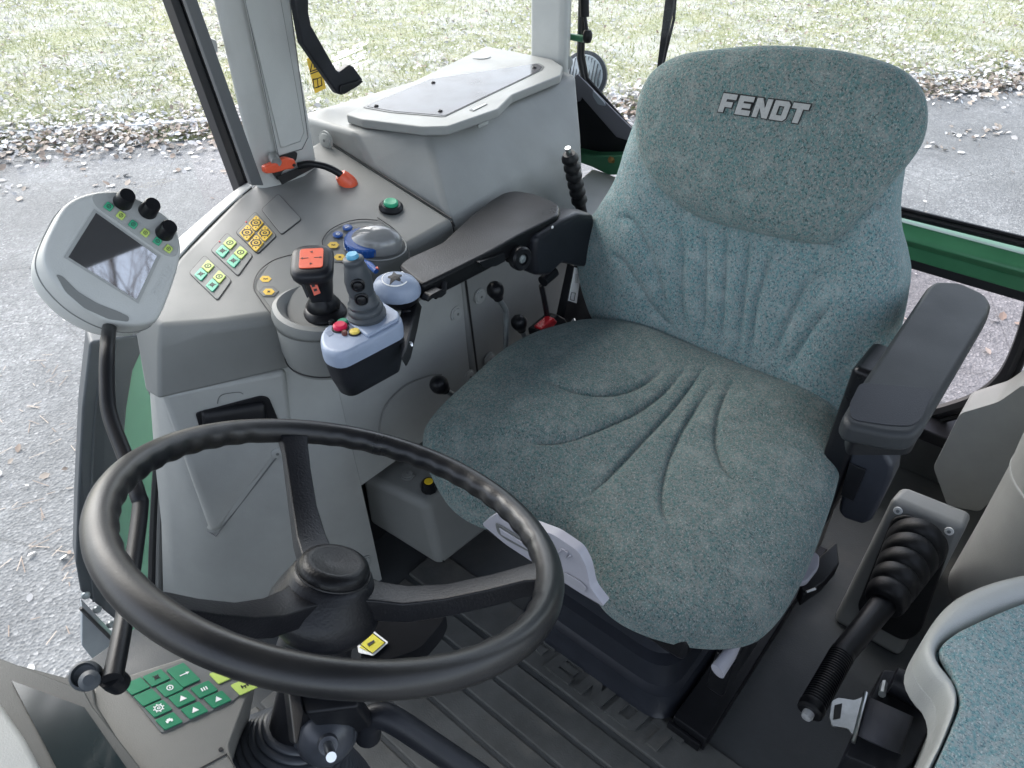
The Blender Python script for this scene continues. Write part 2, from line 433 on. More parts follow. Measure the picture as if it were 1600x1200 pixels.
# ================================================================== the place outside
GZ = -1.15
def ground_mat(name, fn):
    m = bpy.data.materials.new(name); m.use_nodes = True
    fn(m.node_tree, m.node_tree.nodes['Principled BSDF']); return m
def _tools(nt):
    L = nt.links.new; tc = nt.nodes.new('ShaderNodeTexCoord')
    def noise(sc, det=5, r=.6):
        n = nt.nodes.new('ShaderNodeTexNoise'); n.inputs['Scale'].default_value = sc; n.inputs['Detail'].default_value = det; n.inputs['Roughness'].default_value = r
        L(tc.outputs['Object'], n.inputs['Vector']); return n.outputs['Fac']
    def ramp(s, stops):
        r = nt.nodes.new('ShaderNodeValToRGB'); cr = r.color_ramp
        while len(cr.elements) < len(stops): cr.elements.new(.5)
        for e, (p, c) in zip(cr.elements, stops): e.position = p; e.color = (*c, 1)
        L(s, r.inputs['Fac']); return r.outputs['Color']
    def mix(f, A, B, fac=1.0, mode='MIX'):
        mx = nt.nodes.new('ShaderNodeMix'); mx.data_type = 'RGBA'; mx.blend_type = mode
        if isinstance(f, float): mx.inputs['Factor'].default_value = f
        else: L(f, mx.inputs['Factor'])
        for k, q in (('A', A), ('B', B)):
            if isinstance(q, tuple): mx.inputs[k].default_value = (*q, 1)
            else: L(q, mx.inputs[k])
        return mx.outputs['Result']
    return L, tc, noise, ramp, mix
def _asphalt(nt, b):
    L, tc, noise, ramp, mix = _tools(nt)
    vo = nt.nodes.new('ShaderNodeTexVoronoi'); vo.inputs['Scale'].default_value = 75; L(tc.outputs['Object'], vo.inputs['Vector'])
    stones = ramp(vo.outputs['Color'], [(.15, (.135, .138, .14)), (.5, (.185, .189, .191)), (.78, (.23, .232, .232)), (.97, (.38, .375, .37))])
    big = ramp(noise(1.3, 6), [(.3, (.72, .72, .74)), (.7, (1.1, 1.1, 1.1))])
    c = mix(1.0, stones, big, mode='MULTIPLY')
    frost = ramp(noise(9, 8, .75), [(.5, (0, 0, 0)), (.75, (.45, .45, .45))])
    c = mix(frost, c, (.40, .405, .405))
    cr = nt.nodes.new('ShaderNodeTexVoronoi'); cr.feature = 'DISTANCE_TO_EDGE'; cr.inputs['Scale'].default_value = .9
    L(tc.outputs['Object'], cr.inputs['Vector'])
    cm = ramp(cr.outputs['Distance'], [(.0, (.5, .5, .5)), (.006, (0, 0, 0))])
    c = mix(cm, c, (.05, .05, .05))
    c = mix(ramp(noise(.55, 5, .6), [(.45, (0, 0, 0)), (.62, (.5, .5, .5))]), c, (.12, .122, .122))
    L(c, b.inputs['Base Color']); b.inputs['Roughness'].default_value = .8
    bp = nt.nodes.new('ShaderNodeBump'); bp.inputs['Strength'].default_value = .7; bp.inputs['Distance'].default_value = .008
    L(vo.outputs['Distance'], bp.inputs['Height']); L(bp.outputs['Normal'], b.inputs['Normal'])
def _turf(nt, b):
    L, tc, noise, ramp, mix = _tools(nt)
    c = ramp(noise(2.2, 8, .7), [(.25, (.17, .20, .07)), (.45, (.29, .32, .14)), (.6, (.44, .43, .26)), (.8, (.42, .42, .33))])
    c = mix(ramp(noise(.9, 8, .75), [(.46, (0, 0, 0)), (.58, (.8, .8, .8))]), c, (.58, .58, .54))
    c = mix(ramp(noise(26, 6, .8), [(.5, (0, 0, 0)), (.58, (.8, .8, .8))]), c, (.62, .62, .58))
    c = mix(ramp(noise(40, 5, .8), [(.56, (0, 0, 0)), (.62, (.7, .7, .7))]), c, (.16, .15, .09))
    L(c, b.inputs['Base Color']); b.inputs['Roughness'].default_value = .95
    bp = nt.nodes.new('ShaderNodeBump'); bp.inputs['Strength'].default_value = 1; bp.inputs['Distance'].default_value = .04
    L(noise(25, 8, .8), bp.inputs['Height']); L(bp.outputs['Normal'], b.inputs['Normal'])
M_ASPH = ground_mat('asphalt', _asphalt)
M_TURF = ground_mat('winter_turf', _turf)

road = mk('road', [(-60, -60, GZ), (60, -60, GZ), (60, 60, GZ), (-60, 60, GZ)], [[0, 1, 2, 3]], M_ASPH, smooth=False)
road['kind'] = 'structure'
EA, EB = V((7.55, -1.0, GZ)), V((1.15, -8.75, GZ))
ES = (EB - EA).normalized(); EN = V((-ES.y, ES.x, 0))
if EN.dot(V((1, -1, 0))) < 0: EN = -EN
def hsh(a, b): 
    return (math.sin(a * 12.9898 + b * 78.233) * 43758.5453) % 1.0
def wav(s, t):
    return .5 * math.sin(s * 1.7 + 1.3 * math.sin(t * .9)) + .3 * math.sin(s * 4.1 + t * 3.3) + .2 * math.sin(t * 5.7 - s * 2.2)
def verge_z(s, t):
    return GZ + .01 + .10 * (1 - math.exp(-max(0, t) * 1.4)) + .018 * wav(s, t) * min(1, max(0, t)) + .004 * t
def verge_pt(s, t):
    return EA + ES * s + EN * (t + .12 * wav(s, 0) * max(0, 1 - t * .5)) + V((0, 0, verge_z(s, t) - GZ))
ss = [-24 + .5 * i for i in range(124)]
tt = [0, .06, .15, .3, .5, .75, 1, 1.4, 1.8, 2.3, 2.8, 3.4, 4, 5, 6, 7.5, 9, 11, 14, 18, 24, 32, 45]
vv = [verge_pt(s, t) - (V((0, 0, .03)) if t == 0 else V((0, 0, 0))) for t in tt for s in ss]
n_ = len(ss)
verge = mk('grass_verge', vv, [[a * n_ + i, a * n_ + i + 1, (a + 1) * n_ + i + 1, (a + 1) * n_ + i] for a in range(len(tt) - 1) for i in range(n_ - 1)], M_TURF)
verge['kind'] = 'structure'
kerb = empty('kerb', EA, 'pale low stone kerb between road and verge', 'kerb')
del kerb['label'], kerb['category']; kerb['kind'] = 'structure'
M_KERB = mat('frosted_stone', (.50, .51, .52), .8, noise=.25, nscale=8, bump=.6, bscale=60)
for k in range(5):
    s0 = -1.6 + k * .85; c0 = EA + ES * (s0 + .42) + EN * (.42 + random.uniform(-.02, .02)); c0.z = GZ + .030 + random.uniform(-.015, .01)
    box('kerb_stone', c0, (.835, .11, .13), M_KERB, kerb, axes=(ES, EN, V((0, 0, 1))), bev=.012)
# grass blades and fallen leaves (only where the windows look)
def multi(name, verts, faces, idx, mats, label, cat, kind='stuff'):
    me = bpy.data.meshes.new(name); me.from_pydata([tuple(v) for v in verts], [], faces)
    for m in mats: me.materials.append(m)
    me.polygons.foreach_set('material_index', idx); me.update()
    o = bpy.data.objects.new(name, me); COL.objects.link(o)
    o['kind'] = kind; o['label'] = label; o['category'] = cat; return o
GM = [mat('grass_a', (.29, .33, .12), .8), mat('grass_b', (.44, .43, .24), .85), mat('grass_c', (.52, .49, .34), .85), mat('grass_d', (.16, .21, .07), .8)]
LM = [mat('leaf_pale', (.58, .56, .54), .75), mat('leaf_grey', (.45, .43, .42), .8), mat('leaf_tan', (.42, .35, .29), .8), mat('leaf_brown', (.27, .21, .17), .85), mat('leaf_frost', (.66, .66, .66), .7)]
bv, bf, bi = [], [], []
for k in range(62000):
    t = .15 + 11 * random.random() ** 1.5; s = -5 + 20 * random.random()
    p = verge_pt(s, t); a = random.random() * 6.283; h = random.uniform(.03, .075) * (1.5 if random.random() < .1 else 1); w = random.uniform(.003, .007)
    d = V((math.cos(a), math.sin(a), 0)); l = V((random.gauss(0, .6), random.gauss(0, .6), 0)) * h
    i = len(bv); bv += [p - d * w, p + d * w, p + l + V((0, 0, h))]; bf.append([i, i + 1, i + 2]); bi.append(random.choices((0, 1, 2, 3), (4, 4, 3, 2))[0])
multi('grass', bv, bf, bi, GM, 'pale winter grass growing on the verge beyond the road', 'grass')
def leaf_geo(p, size, bv, bf):
    a = random.random() * 6.283; e = Euler((random.gauss(0, .35), random.gauss(0, .35), a)).to_matrix()
    c = random.uniform(.1, .5); q = [(-.5, 0, .0), (-.15, .33, c * .25), (.25, .28, c * .2), (.55, 0, .05), (.25, -.28, c * .2), (-.15, -.33, c * .25)]
    i = len(bv); bv += [p + e @ (V(x) * size) for x in q]; bf += [[i, i + 1, i + 2, i + 3], [i, i + 3, i + 4, i + 5]]
lv, lf, li = [], [], []
for k in range(42000):
    u = random.random()
    if u < .26: t = random.gauss(.20, .26); s = -5 + 20 * random.random()
    else: t = 11 * random.random() ** 1.25; s = -5 + 20 * random.random()
    if u > .26 and wav(s * .8, t * .9) < random.uniform(-.9, .3): continue
    p = verge_pt(s, max(t, 0)) if t > 0 else EA + ES * s + EN * t
    p = p + V((0, 0, random.uniform(.01, .05)))
    leaf_geo(p, random.uniform(.035, .085) if t < .9 else random.uniform(.025, .065), lv, lf); li += [random.choices((0, 1, 2, 3, 4), (5, 4, 1, 1, 6) if t > .35 else (3, 4, 4, 4, 2))[0]] * 2
multi('fallen_leaves', lv, lf, li, LM, 'frosted brown and pale leaves lying over the verge', 'leaves')
# litter on the road: leaves and twigs near the tractor
lv, lf, li = [], [], []
spots = [(20, 295, 14), (170, 290, 10), (10, 730, 4), (70, 745, 3), (60, 900, 3), (20, 850, 3), (190, 250, 8), (1500, 210, 14), (1560, 205, 16), (1470, 230, 8), (1555, 440, 6), (1570, 500, 5), (60, 1010, 4), (300, 270, 6)]
for px, py, c in spots:
    o = Pz(px, py, GZ)
    for k in range(c):
        leaf_geo(o + V((random.gauss(0, .12), random.gauss(0, .12), .012)), random.uniform(.02, .05) if py > 500 else random.uniform(.03, .075), lv, lf); li += [random.choices((0, 1, 2, 3), (3, 3, 3, 2))[0]] * 2
for k in range(160):
    o = V((random.uniform(1.2, 8), random.uniform(-3, 1.5), GZ + .01)) if k % 3 else V((random.uniform(-.8, 3), random.uniform(-8, -1.5), GZ + .01))
    if (o - EA).dot(EN) > -.1: continue
    leaf_geo(o, random.uniform(.015, .04), lv, lf); li += [random.choices((0, 1, 2, 3), (3, 3, 3, 2))[0]] * 2
for k in range(70):
    o = Pz(random.uniform(0, 140), random.uniform(560, 1000), GZ + .008) + V((random.gauss(0, .1), random.gauss(0, .1), 0))
    a = random.random() * 6.28; d = V((math.cos(a), math.sin(a), random.uniform(0, .1))) * random.uniform(.012, .05); w = V((-d.y, d.x, 0)).normalized() * .0018
    i = len(lv); lv += [o - d - w, o - d + w, o + d + w, o + d - w]; lf.append([i, i + 1, i + 2, i + 3]); li.append(random.choice((2, 3)))
multi('road_litter', lv, lf, li, LM, 'dry leaves and twigs scattered over the grey asphalt', 'litter')

# bare tree in front of the tractor (it shows mirrored in the terminal's screen) and a brown house gable
M_BARK = mat('bark', (.06, .045, .036), .9, noise=.3, nscale=12)
def bare_tree(base, h, seed, label):
    rnd = random.Random(seed); parts_t, parts_c = [], []
    def branch(p, d, l, r, depth, dest):
        n = 5; pts = [p]; rr = [r]
        for i in range(n):
            d = (d + V((rnd.gauss(0, .13), rnd.gauss(0, .13), rnd.gauss(0.02, .09)))).normalized()
            p = p + d * l / n; pts.append(p); rr.append(r * (1 - .5 * (i + 1) / n))
        dest.append(tube_vf(pts, rr, 6 if depth > 1 else 4))
        if depth == 0: return
        for k in range(4 if depth > 1 else 5):
            i = rnd.randint(2, n); q = pts[i]; a = rnd.random() * 6.28; sp = rnd.uniform(.45, .95)
            nd = (d + V((math.cos(a) * sp, math.sin(a) * sp, rnd.uniform(-.1, .5)))).normalized()
            branch(q, nd, l * rnd.uniform(.55, .8), rr[i] * .62, depth - 1, parts_c)
    branch(V(base), V((0, 0, 1)), h * .32, h * .016, 5, parts_t)
    t = empty('bare_tree', base, label, 'tree')
    mk('trunk', *join_vf(*parts_t), M_BARK, t); mk('crown', *join_vf(*parts_c), M_BARK, t)
# ================================================================== cab shell
floor_ = box('cab_floor', (.04, .40, -.021), (1.34, 1.96, .04), M_FLOOR, bev=.004)
floor_['kind'] = 'structure'
# ribbed mat in front of the seat, ribs run across the cab
yy = .475
for k in range(9):
    w = .045
    box('rib', (-.045, yy + k * .052, .0002), (.86, w, .008), M_FLOOR2, floor_, bev=.0035)
strip = box('lettered_strip', (-.045, .400, .004), (.86, .085, .010), M_FLOOR2, floor_, bev=.003)
_o = (Pz(830, 1010, .01) + Pz(1040, 1165, .01)) / 2
mk('lettering', *block_vf('FENDT', (_o.x, .402, .0088), V((-1, 0, 0)), V((0, -1, 0)), V((0, 0, 1)), .33, .052, .0055), M_FLOOR2, floor_, smooth=False)
# under-floor and rear wall
rw = empty('rear_wall', (0, -.55, 0), 'dark trim panel closing the cab behind the seat below rear window', 'panel')
prism('panel', [(-.62, -.56, -.04), (.44, -.56, -.04), (.44, -.56, .20), (-.62, -.56, .20)], (0, -.03, 0), M_DARKG, rw)
box('ledge', (-.08, -.50, .19), (1.0, .10, .03), M_BLACK, rw)

# front bulkhead and left inner fender panel (outside the frame, added to darken the floor)
fb = empty('bulkhead', (0, 1.40, 0), 'unseen dark bulkhead added below the windscreen to darken the floor', 'panel')
box('panel', (0, 1.40, .33), (1.5, .04, .74), M_DARKG, fb, bev=.01)
lp = empty('wheel_arch_panel', (-.74, .05, 0), 'unseen light grey wheel arch panel added to darken the floor', 'panel')
box('panel', (-.74, -.02, .22), (.04, 1.16, .52), M_LIGHT, lp, bev=.01)
# roof (above the frame; set low and dark-lined to shade the cab)
roof = empty('cab_roof', (0, .3, 1.72), 'unseen cab roof with lining darkened to hold back light', 'roof')
box('headliner', (.05, .42, 1.60), (1.66, 2.0, .04), M_DARKG, roof, bev=.02)
box('outer_skin', (.05, .42, 1.70), (1.74, 2.1, .14), M_FEND, roof, bev=.04)

# ---- door pillar on the right side (with cover, seals)
bp_ = empty('door_pillar', (.76, .35, .70), 'pale grey plastic trimmed door pillar rising beside the orange valve levers', 'pillar')
Z0, Z1 = .715, 1.73
sec = [(.738, .386), (.727, .379), (.717, .350), (.712, .30), (.722, .262), (.80, .245), (.80, .32)]
def pil_ring(z, dy=0.0, dx=0.0): return [V((x + dx, y + dy, z)) for x, y in sec]
loft('pillar_cover', [pil_ring(Z0), pil_ring(1.05, .0, .0), pil_ring(Z1, .0, .01)], M_PALE, bp_, bev=.008, seg=3)
cp = (V((.7125, .3, .8)), V((-1, -.03, 0)).normalized())
cov = [(372, -40), (442, -60), (479, 214), (470, 232), (433, 243)]
prism('cover_panel', rounded([Pp(x, y, cp) for x, y in cov], .006), V((-.004, 0, 0)), M_PALE, bp_, bev=.0015)
cov2 = [(380, 0), (432, -20), (472, 205), (466, 220), (436, 230)]
prism('cover_inset', rounded([Pp(x, y, cp) - V((.004, 0, 0)) for x, y in cov2], .006), V((-.0015, 0, 0)), M_PALE, bp_, bev=.001)
tube('cover_joint', [Pp(x, y, cp) + V((-.0042, 0, 0)) for x, y in cov + cov[:1]], .0008, M_DARKG, bp_, seg=5)
tube('cover_joint', [Pp(x, y, cp) + V((-.0057, 0, 0)) for x, y in cov2 + cov2[:1]], .0005, M_LIGHT, bp_, seg=5)
prism('coat_hook', rounded([Px(x, y, .742) for x, y in ((327, 58), (338, 62), (341, 80), (331, 82))], .003), V((-.006, .004, 0)), M_PALE, bp_, bev=.002)
def strip_px(name, pa, pb, wa, m, x, dx, parent):
    a = [Px(pa[0], pa[1], x), Px(pa[0] + wa, pa[1], x), Px(pb[0] + wa, pb[1], x), Px(pb[0], pb[1], x)]
    e = (a[0] - a[3]); k = (1.72 - a[0].z) / e.z
    a[0] = a[0] + e * k; a[1] = a[1] + (a[1] - a[2]) * k
    return prism(name, a, (dx, 0, 0), m, parent, bev=.002)
strip_px('door_seal', (267, 0), (379, 306), 14, M_SEAL, .772, .03, bp_)
strip_px('seal_lip', (283, 0), (392, 304), 6, M_BLACK, .768, .03, bp_)
strip_px('door_frame', (290, 0), (393.8, 290), 19, mat('frame_grey', (.10, .105, .11), .5), .700, .012, bp_)
# hole behind the valve levers
prism('slot', rounded([Px(x, y, .7105) for x, y in ((423, 268), (430, 248), (455, 235), (464, 238), (462, 250), (440, 268), (434, 282))], .004), V((-.002, 0, 0)), M_INK, bp_, bev=0)
prism('slot', [Px(x, y, .706) for x, y in ((433, 276), (488, 252), (490, 262), (440, 288))], V((-.002, 0, 0)), M_INK, bp_, bev=0)

# ---- windows
gl = tag(mk('side_window', [(.872, -.62, .70), (.872, .30, .70), (.872, .30, 1.72), (.872, -.62, 1.72)], [[0, 1, 2, 3]], M_GLASS, smooth=False), 'clear fixed side window pane behind the storage box', 'window')
gl = tag(mk('door_glass', [(.795, .46, -.6), (.795, 1.55, -.6), (.795, 1.55, 1.72), (.795, .46, 1.72)], [[0, 1, 2, 3]], M_GLASS, smooth=False), 'clear glass of the cab door beside the display terminal', 'window')
# yellow warning sticker on the side window
st = empty('warning_sticker', Px(495, 115, .862), 'yellow warning triangle and manual pictogram sticker on side window glass', 'sticker')
spl = (V((.864, 0, 0)), V((-1, 0, 0)))
def S(x, y, d=0): return Px(x, y, .864 - d)
prism('backing', [S(479, 92), (S(497, 80)), S(509, 138), S(492, 146)], (-.0008, 0, 0), M_YEL, st, bev=0)
def tri_ring(pts, w, x):
    c = sum(pts, V((0, 0, 0))) / 3; inn = [p.lerp(c, w) for p in pts]
    vs_ = pts + inn; return mk('pictogram', vs_ + [v + V((-.0005, 0, 0)) for v in vs_], [[0, 1, 4, 3], [1, 2, 5, 4], [2, 0, 3, 5], [6, 7, 10, 9], [7, 8, 11, 10], [8, 6, 9, 11]], M_INK, st, smooth=False)
tri_ring([S(488, 93, .001), S(484, 113, .001), S(501, 107, .001)], .25, 0)
prism('pictogram', [S(490, 101, .001), S(491.5, 100.5, .001), S(492, 106, .001), S(490.6, 106.3, .001)], (-.0005, 0, 0), M_INK, st, bev=0)
prism('divider', [S(484.6, 115, .001), S(501.5, 108.5, .001), S(501.8, 110, .001), S(484.8, 116.5, .001)], (-.0005, 0, 0), M_INK, st, bev=0)
tube('pictogram', [S(489, 124, .001), S(490.5, 138, .001), S(497, 136, .001), S(503, 133, .001), S(501.5, 120, .001), S(496, 123, .001), S(489, 124, .001)], .0012, M_INK, st, seg=5)
tube('pictogram', [S(496, 123, .001), S(497, 136, .001)], .0009, M_INK, st, seg=5)
# faint print on the glass
pr = []
for k in range(9):
    a, b = S(513, 90 + k * 4.2, -.0015), S(577 - 3 * (k % 3), 62 + k * 5.4, -.0015)
    n = 14
    for i in range(n):
        if hsh(i, k) < .25: continue
        q0 = a.lerp(b, i / n); q1 = a.lerp(b, (i + .8) / n); w = V((0, 0, .0016))
        pr.append(prism_vf([q0 - w, q1 - w, q1 + w, q0 + w], (-.0004, 0, 0)))
tag(mk('glass_print', *join_vf(*pr), M_PRINT, smooth=False), 'faint lines of pale print on the side window glass', 'print')

# ---- black grab bracket hanging by the door pillar
g = empty('grab_handle', Px(520, 70, .66), 'black angular plastic bracket hanging in front of the side window', 'bracket')
def K(x, y): return Px(x, y, .665)
arm = [K(460, -60), K(482, -60), K(483, 20), K(487, 40), K(526, 109), K(531, 113), K(547, 101), K(553, 104), K(568, 125), K(560, 134), K(536, 149), K(528, 147), K(473, 68), K(462, 8)]
prism('arm', arm, (.016, .0, 0), M_SOFT, g, bev=.003)
prism('foot', [K(x, y) + V((-.004, 0, 0)) for x, y in ((530, 133), (562, 124), (566, 127), (558, 134), (536, 147), (530, 145))], (.004, 0, 0), M_BLACK, g, bev=.0015)

# ---- rear right pillar with strut, seals and green stub
rp = empty('rear_pillar', (.68, -.45, .55), 'pale grey rear corner pillar behind the storage box', 'pillar')
secr = [(.752, -.402), (.668, -.410), (.655, -.420), (.690, -.478), (.715, -.50), (.76, -.49)]
loft('pillar_cover', [[V((x, y, .30)) for x, y in secr], [V((x, y, .80)) for x, y in secr], [V((x + .01, y, 1.73)) for x, y in secr]], M_PALE, rp, bev=.01, seg=3)
lathe('cap', [(.0, 0), (.017, 0), (.017, .003), (.012, .005), (0, .005)], Py(884, 98, -.447), (-.86, .5, 0), M_LIGHT, rp)
# rear window frame
RY = -.52
rf = empty('rear_window_frame', (0, RY, .6), 'green rear window frame with black rubber seals behind the seat', 'window frame')
line = [V((.708, RY, 1.70)), V((.690, RY, .80)), V((.672, RY, .745)), V((.49, RY, .625)), V((.45, RY, .617)), V((.30, RY, .62)), V((-.62, RY, .632))]
def offs(l, dz, dx=0): return [p + V((dx * (1 if p.z > .7 else .7), 0, dz)) for p in l]
tube('outer_seal', line, .008, M_SEAL, rf, seg=8)
tube('inner_seal', [p + V((-.016 if p.z > .7 else -.010, .012, .014)) for p in line], .005, M_BLACK, rf, seg=8)
bar = []
for x in (.46, -.63):
    bar.append([V((x, y, z)) for y, z in ((RY + .028, .600), (RY + .034, .588), (RY + .018, .572), (RY + .020, .545), (RY - .03, .545), (RY - .03, .612), (RY + .010, .612))])
loft('green_bar', bar, M_GREEN, rf, bev=.003)
box('lower_seal', (-.08, RY, .535), (1.08, .03, .022), M_SEAL, rf, bev=.004)
mk('rear_glass', [(-.62, RY - .01, .63), (.45, RY - .01, .62), (.70, RY - .01, .78), (.715, RY - .01, 1.7), (-.62, RY - .01, 1.7)], [[0, 1, 2, 3, 4]], M_GLASS, rf, smooth=False)
mk('lower_glass', [(-.47, RY - .005, .20), (.44, RY - .005, .20), (.44, RY - .005, .545), (-.47, RY - .005, .545)], [[0, 1, 2, 3]], M_TINT, rf, smooth=False)
# rubber around the lower pane
rub = spline([Py(1420, 655, RY), Py(1480, 640, RY), Py(1530, 622, RY), Py(1568, 592, RY), Py(1592, 550, RY), Py(1612, 490, RY), Py(1622, 430, RY)], 6)
tube('pane_seal', rub, .016, M_SEAL, rf, seg=8)
tube('pane_seal', [p + V((-.012, .012, -.012)) for p in rub], .006, M_RUB, rf, seg=8)

# black sheet bracket in the rear corner
br = empty('corner_bracket', Py(930, 250, -.48), 'black pressed sheet bracket below the rear window corner', 'bracket')
def Q(x, y, d=-.485): return Py(x, y, d)
prism('plate', [Q(889, 155), Q(896, 130), Q(905, 140), Q(992, 232), Q(996, 246), Q(968, 248), Q(900, 240), Q(888, 236)], (0, -.006, 0), M_BLACK, br, bev=.001)
prism('flange', [Q(892, 146, -.478), Q(896, 121, -.478), Q(902, 116, -.478), Q(994, 208, -.478), Q(994, 224, -.478), Q(963, 214, -.478), Q(909, 152, -.478), Q(906, 158, -.478), Q(897, 160, -.478)], (0, -.004, 0), mat('grey_violet_metal', (.15, .15, .17), .4, metal=.3), br, bev=.001)
prism('tab', rounded([Q(926, 141, -.474), Q(944, 160, -.474), Q(946, 166, -.474), Q(934, 163, -.474), Q(926, 150, -.474)], .004), (0, -.003, 0), M_PLATE, br, bev=.001)
gb = empty('rear_crossmember', Py(945, 262, -.46), 'green steel crossmember with brass bolt under the corner bracket', 'frame')
prism('beam', [Q(893, 237, -.45), Q(925, 243, -.45), Q(1010, 243, -.45), Q(1010, 272, -.45), Q(950, 274, -.45), Q(926, 262, -.45), Q(893, 250, -.45)], (0, -.05, 0), M_GREEN, gb, bev=.004)
lathe('bolt', [(0, 0), (.011, 0), (.011, .007), (.006, .012), (0, .012)], Q(957, 251, -.455), (0, .3, 1), M_BRASS, gb, seg=8)

gs = empty('gas_strut', Py(915, 40, -.50), 'black gas strut on green stub by rear window', 'strut')
tube('cylinder', [Py(910, -140, -.50), Py(914, 26, -.50)], .0105, M_BLACK, gs)
tube('rod', [Py(914, 26, -.50), Py(917.5, 50, -.50)], .004, M_SOFT, gs)
lathe('ball_joint', [(0, -.014), (.008, -.013), (.0115, -.004), (.0115, .006), (.008, .014), (0, .016)], Py(918, 57, -.50), (0, 0, 1), M_RUB, gs, seg=16)
tube('stub', [Py(885, 56, -.49), Py(912, 61, -.50)], .008, M_GREEN, gs)
lathe('stub_flange', [(.0, 0), (.011, 0), (.011, .004), (0, .004)], Py(886, 56, -.487), V(Py(912, 61, -.50) - Py(885, 56, -.49)), M_GREEN, gs, seg=20)

wl = empty('work_lamp', Py(920, 118, -.72), 'round outside work lamp with ribbed lens behind rear window', 'lamp')
wo = Py(914, 120, -.72); wax = (V((.1, 1, .35)).normalized() + (CAM - wo).normalized()).normalized()
lathe('housing', [(0, -.05), (.035, -.045), (.062, -.01), (.066, .0), (.066, .012), (.060, .014)], wo, wax, M_SLATE, wl, seg=36)
lathe('lens', [(0, .012), (.058, .010), (.054, .018), (.03, .024), (0, .026)], wo, wax, mat('lamp_lens', (.42, .47, .50), .2, noise=.25, nscale=60), wl, seg=36)
u_, v_, n_w = frame(wax)
for k in range(-5, 6):
    h = math.sqrt(max(0, .052 ** 2 - (k * .0095) ** 2))
    tube('rib', [wo + u_ * k * .0095 - v_ * h + n_w * .018, wo + u_ * k * .0095 + n_w * .0255, wo + u_ * k * .0095 + v_ * h + n_w * .018], .0018, M_SLATE, wl, seg=5)

wp = empty('rear_wiper', Py(1040, 50, -.56), 'black wiper arm outside the rear window above the seat', 'wiper')
prism('arm', [Py(x, y, -.56) for x, y in ((1046, -60), (1056, -60), (1051, 10), (1036, 85), (1029, 122), (1024, 122))], (0, -.01, 0), M_BLACK, wp, bev=.002)
tube('blade', [Py(1059, -60, -.575), Py(1053, 30, -.575), Py(1036, 100, -.575)], .0035, M_RUB, wp, seg=6)

# ---- outside: rear fender in front of the door pillar, seen through the door glass
fe = empty('rear_fender', (.95, .75, -.6), 'green rear fender with slate rubber edge outside the door glass', 'fender')
fp = [(244, 530), (205, 550), (190, 640), (180, 760), (176, 900), (186, 1010), (235, 1064), (262, 1085), (262, 780), (268, 560)]
def FX(x, y, d=.90): return Px(x, y, d)
prism('green_panel', [FX(x, y) for x, y in fp], (.05, -.02, 0), M_FEND, fe, bev=.006)
ed = [(140, 535), (235, 520), (208, 580), (198, 640), (190, 740), (185, 860), (190, 985), (180, 970), (126, 925), (118, 880), (121, 780), (128, 640)]
prism('rubber_edge', [FX(x, y, .885) for x, y in ed], (.06, -.02, 0), M_SLATE, fe, bev=.01, seg=3)
tube('edge_bead', spline([FX(x, y, .884) for x, y in ((163, 560), (150, 640), (143, 760), (141, 880), (146, 940))], 5), .0022, M_SLATE, fe, seg=6)
prism('step_plate', [FX(x, y, .87) for x, y in ((128, 950), (128, 1010), (150, 1038), (240, 1090), (240, 1056), (195, 1020))], (.03, -.01, 0), M_PLATE, fe, bev=.003)
tube('plate_edge', [FX(126, 950, .868), FX(195, 1019, .868), FX(240, 1055, .868)], .004, M_BLACK, fe, seg=6)
for x, y in ((134, 930), (152, 952), (173, 975), (212, 1014)):
    lathe('rivet', [(0, 0), (.009, 0), (.008, .004), (.004, .006), (0, .006)], FX(x, y, .880), (-1, .3, .2), M_GALV, fe, seg=14)
# right door's front lower frame edge along the console base
df = empty('door_sill', (.68, .75, .0), 'black rubber door seal beside the console base', 'seal')
tube('seal', spline([Px(262, 622, .685), Px(248, 720, .685), Px(240, 860, .685), Px(237, 1000, .685), Px(236, 1060, .685)], 4), .009, M_SEAL, df, seg=8)
tube('lip', spline([Px(270, 622, .67), Px(257, 720, .67), Px(250, 860, .67), Px(248, 1000, .67), Px(246, 1060, .67)], 4), .007, M_DARKG, df, seg=8)
lathe('latch_pin', [(0, -.01), (.012, -.01), (.012, .008), (.006, .012), (0, .012)], Px(246, 612, .70), (-.3, 1, 0), M_SLATE, df, seg=14)
# ================================================================== right-hand console and wall
CT = plane3((.45, .57, .675), (.443, .196, .70), (.716, .415, .74))
CTn = CT[1]
def ctz(x, y): return CT[0].z - (CTn.x * (x - CT[0].x) + CTn.y * (y - CT[0].y)) / CTn.z
def ct(px, py, h=0): return Pp(px, py, (CT[0] + CTn * h, CTn))
sc_ = empty('side_console', (.55, .45, 0), 'grey moulded control console with switch plates and domed dial', 'console')
def ringz(l, z): return [V((x, y, z)) for x, y in l]
# lower front skirt (stands on the floor), tall wall panel above, then the overhanging upper body
front_rings = [
    ringz([(.422, .485), (.428, .53), (.452, .625), (.50, .715), (.56, .785), (.635, .845), (.70, .80), (.70, .485)], -.0005),
    ringz([(.426, .485), (.431, .53), (.452, .605), (.495, .69), (.553, .765), (.635, .82), (.70, .78), (.70, .485)], .12),
    ringz([(.433, .485), (.438, .52), (.455, .58), (.492, .655), (.545, .728), (.635, .775), (.70, .74), (.70, .485)], .27),
    ringz([(.443, .485), (.446, .515), (.460, .565), (.498, .640), (.548, .715), (.635, .74), (.70, .70), (.70, .485)], .42),
    ringz([(.450, .485), (.454, .510), (.465, .555), (.505, .632), (.552, .712), (.635, .70), (.70, .66), (.70, .485)], .572)]
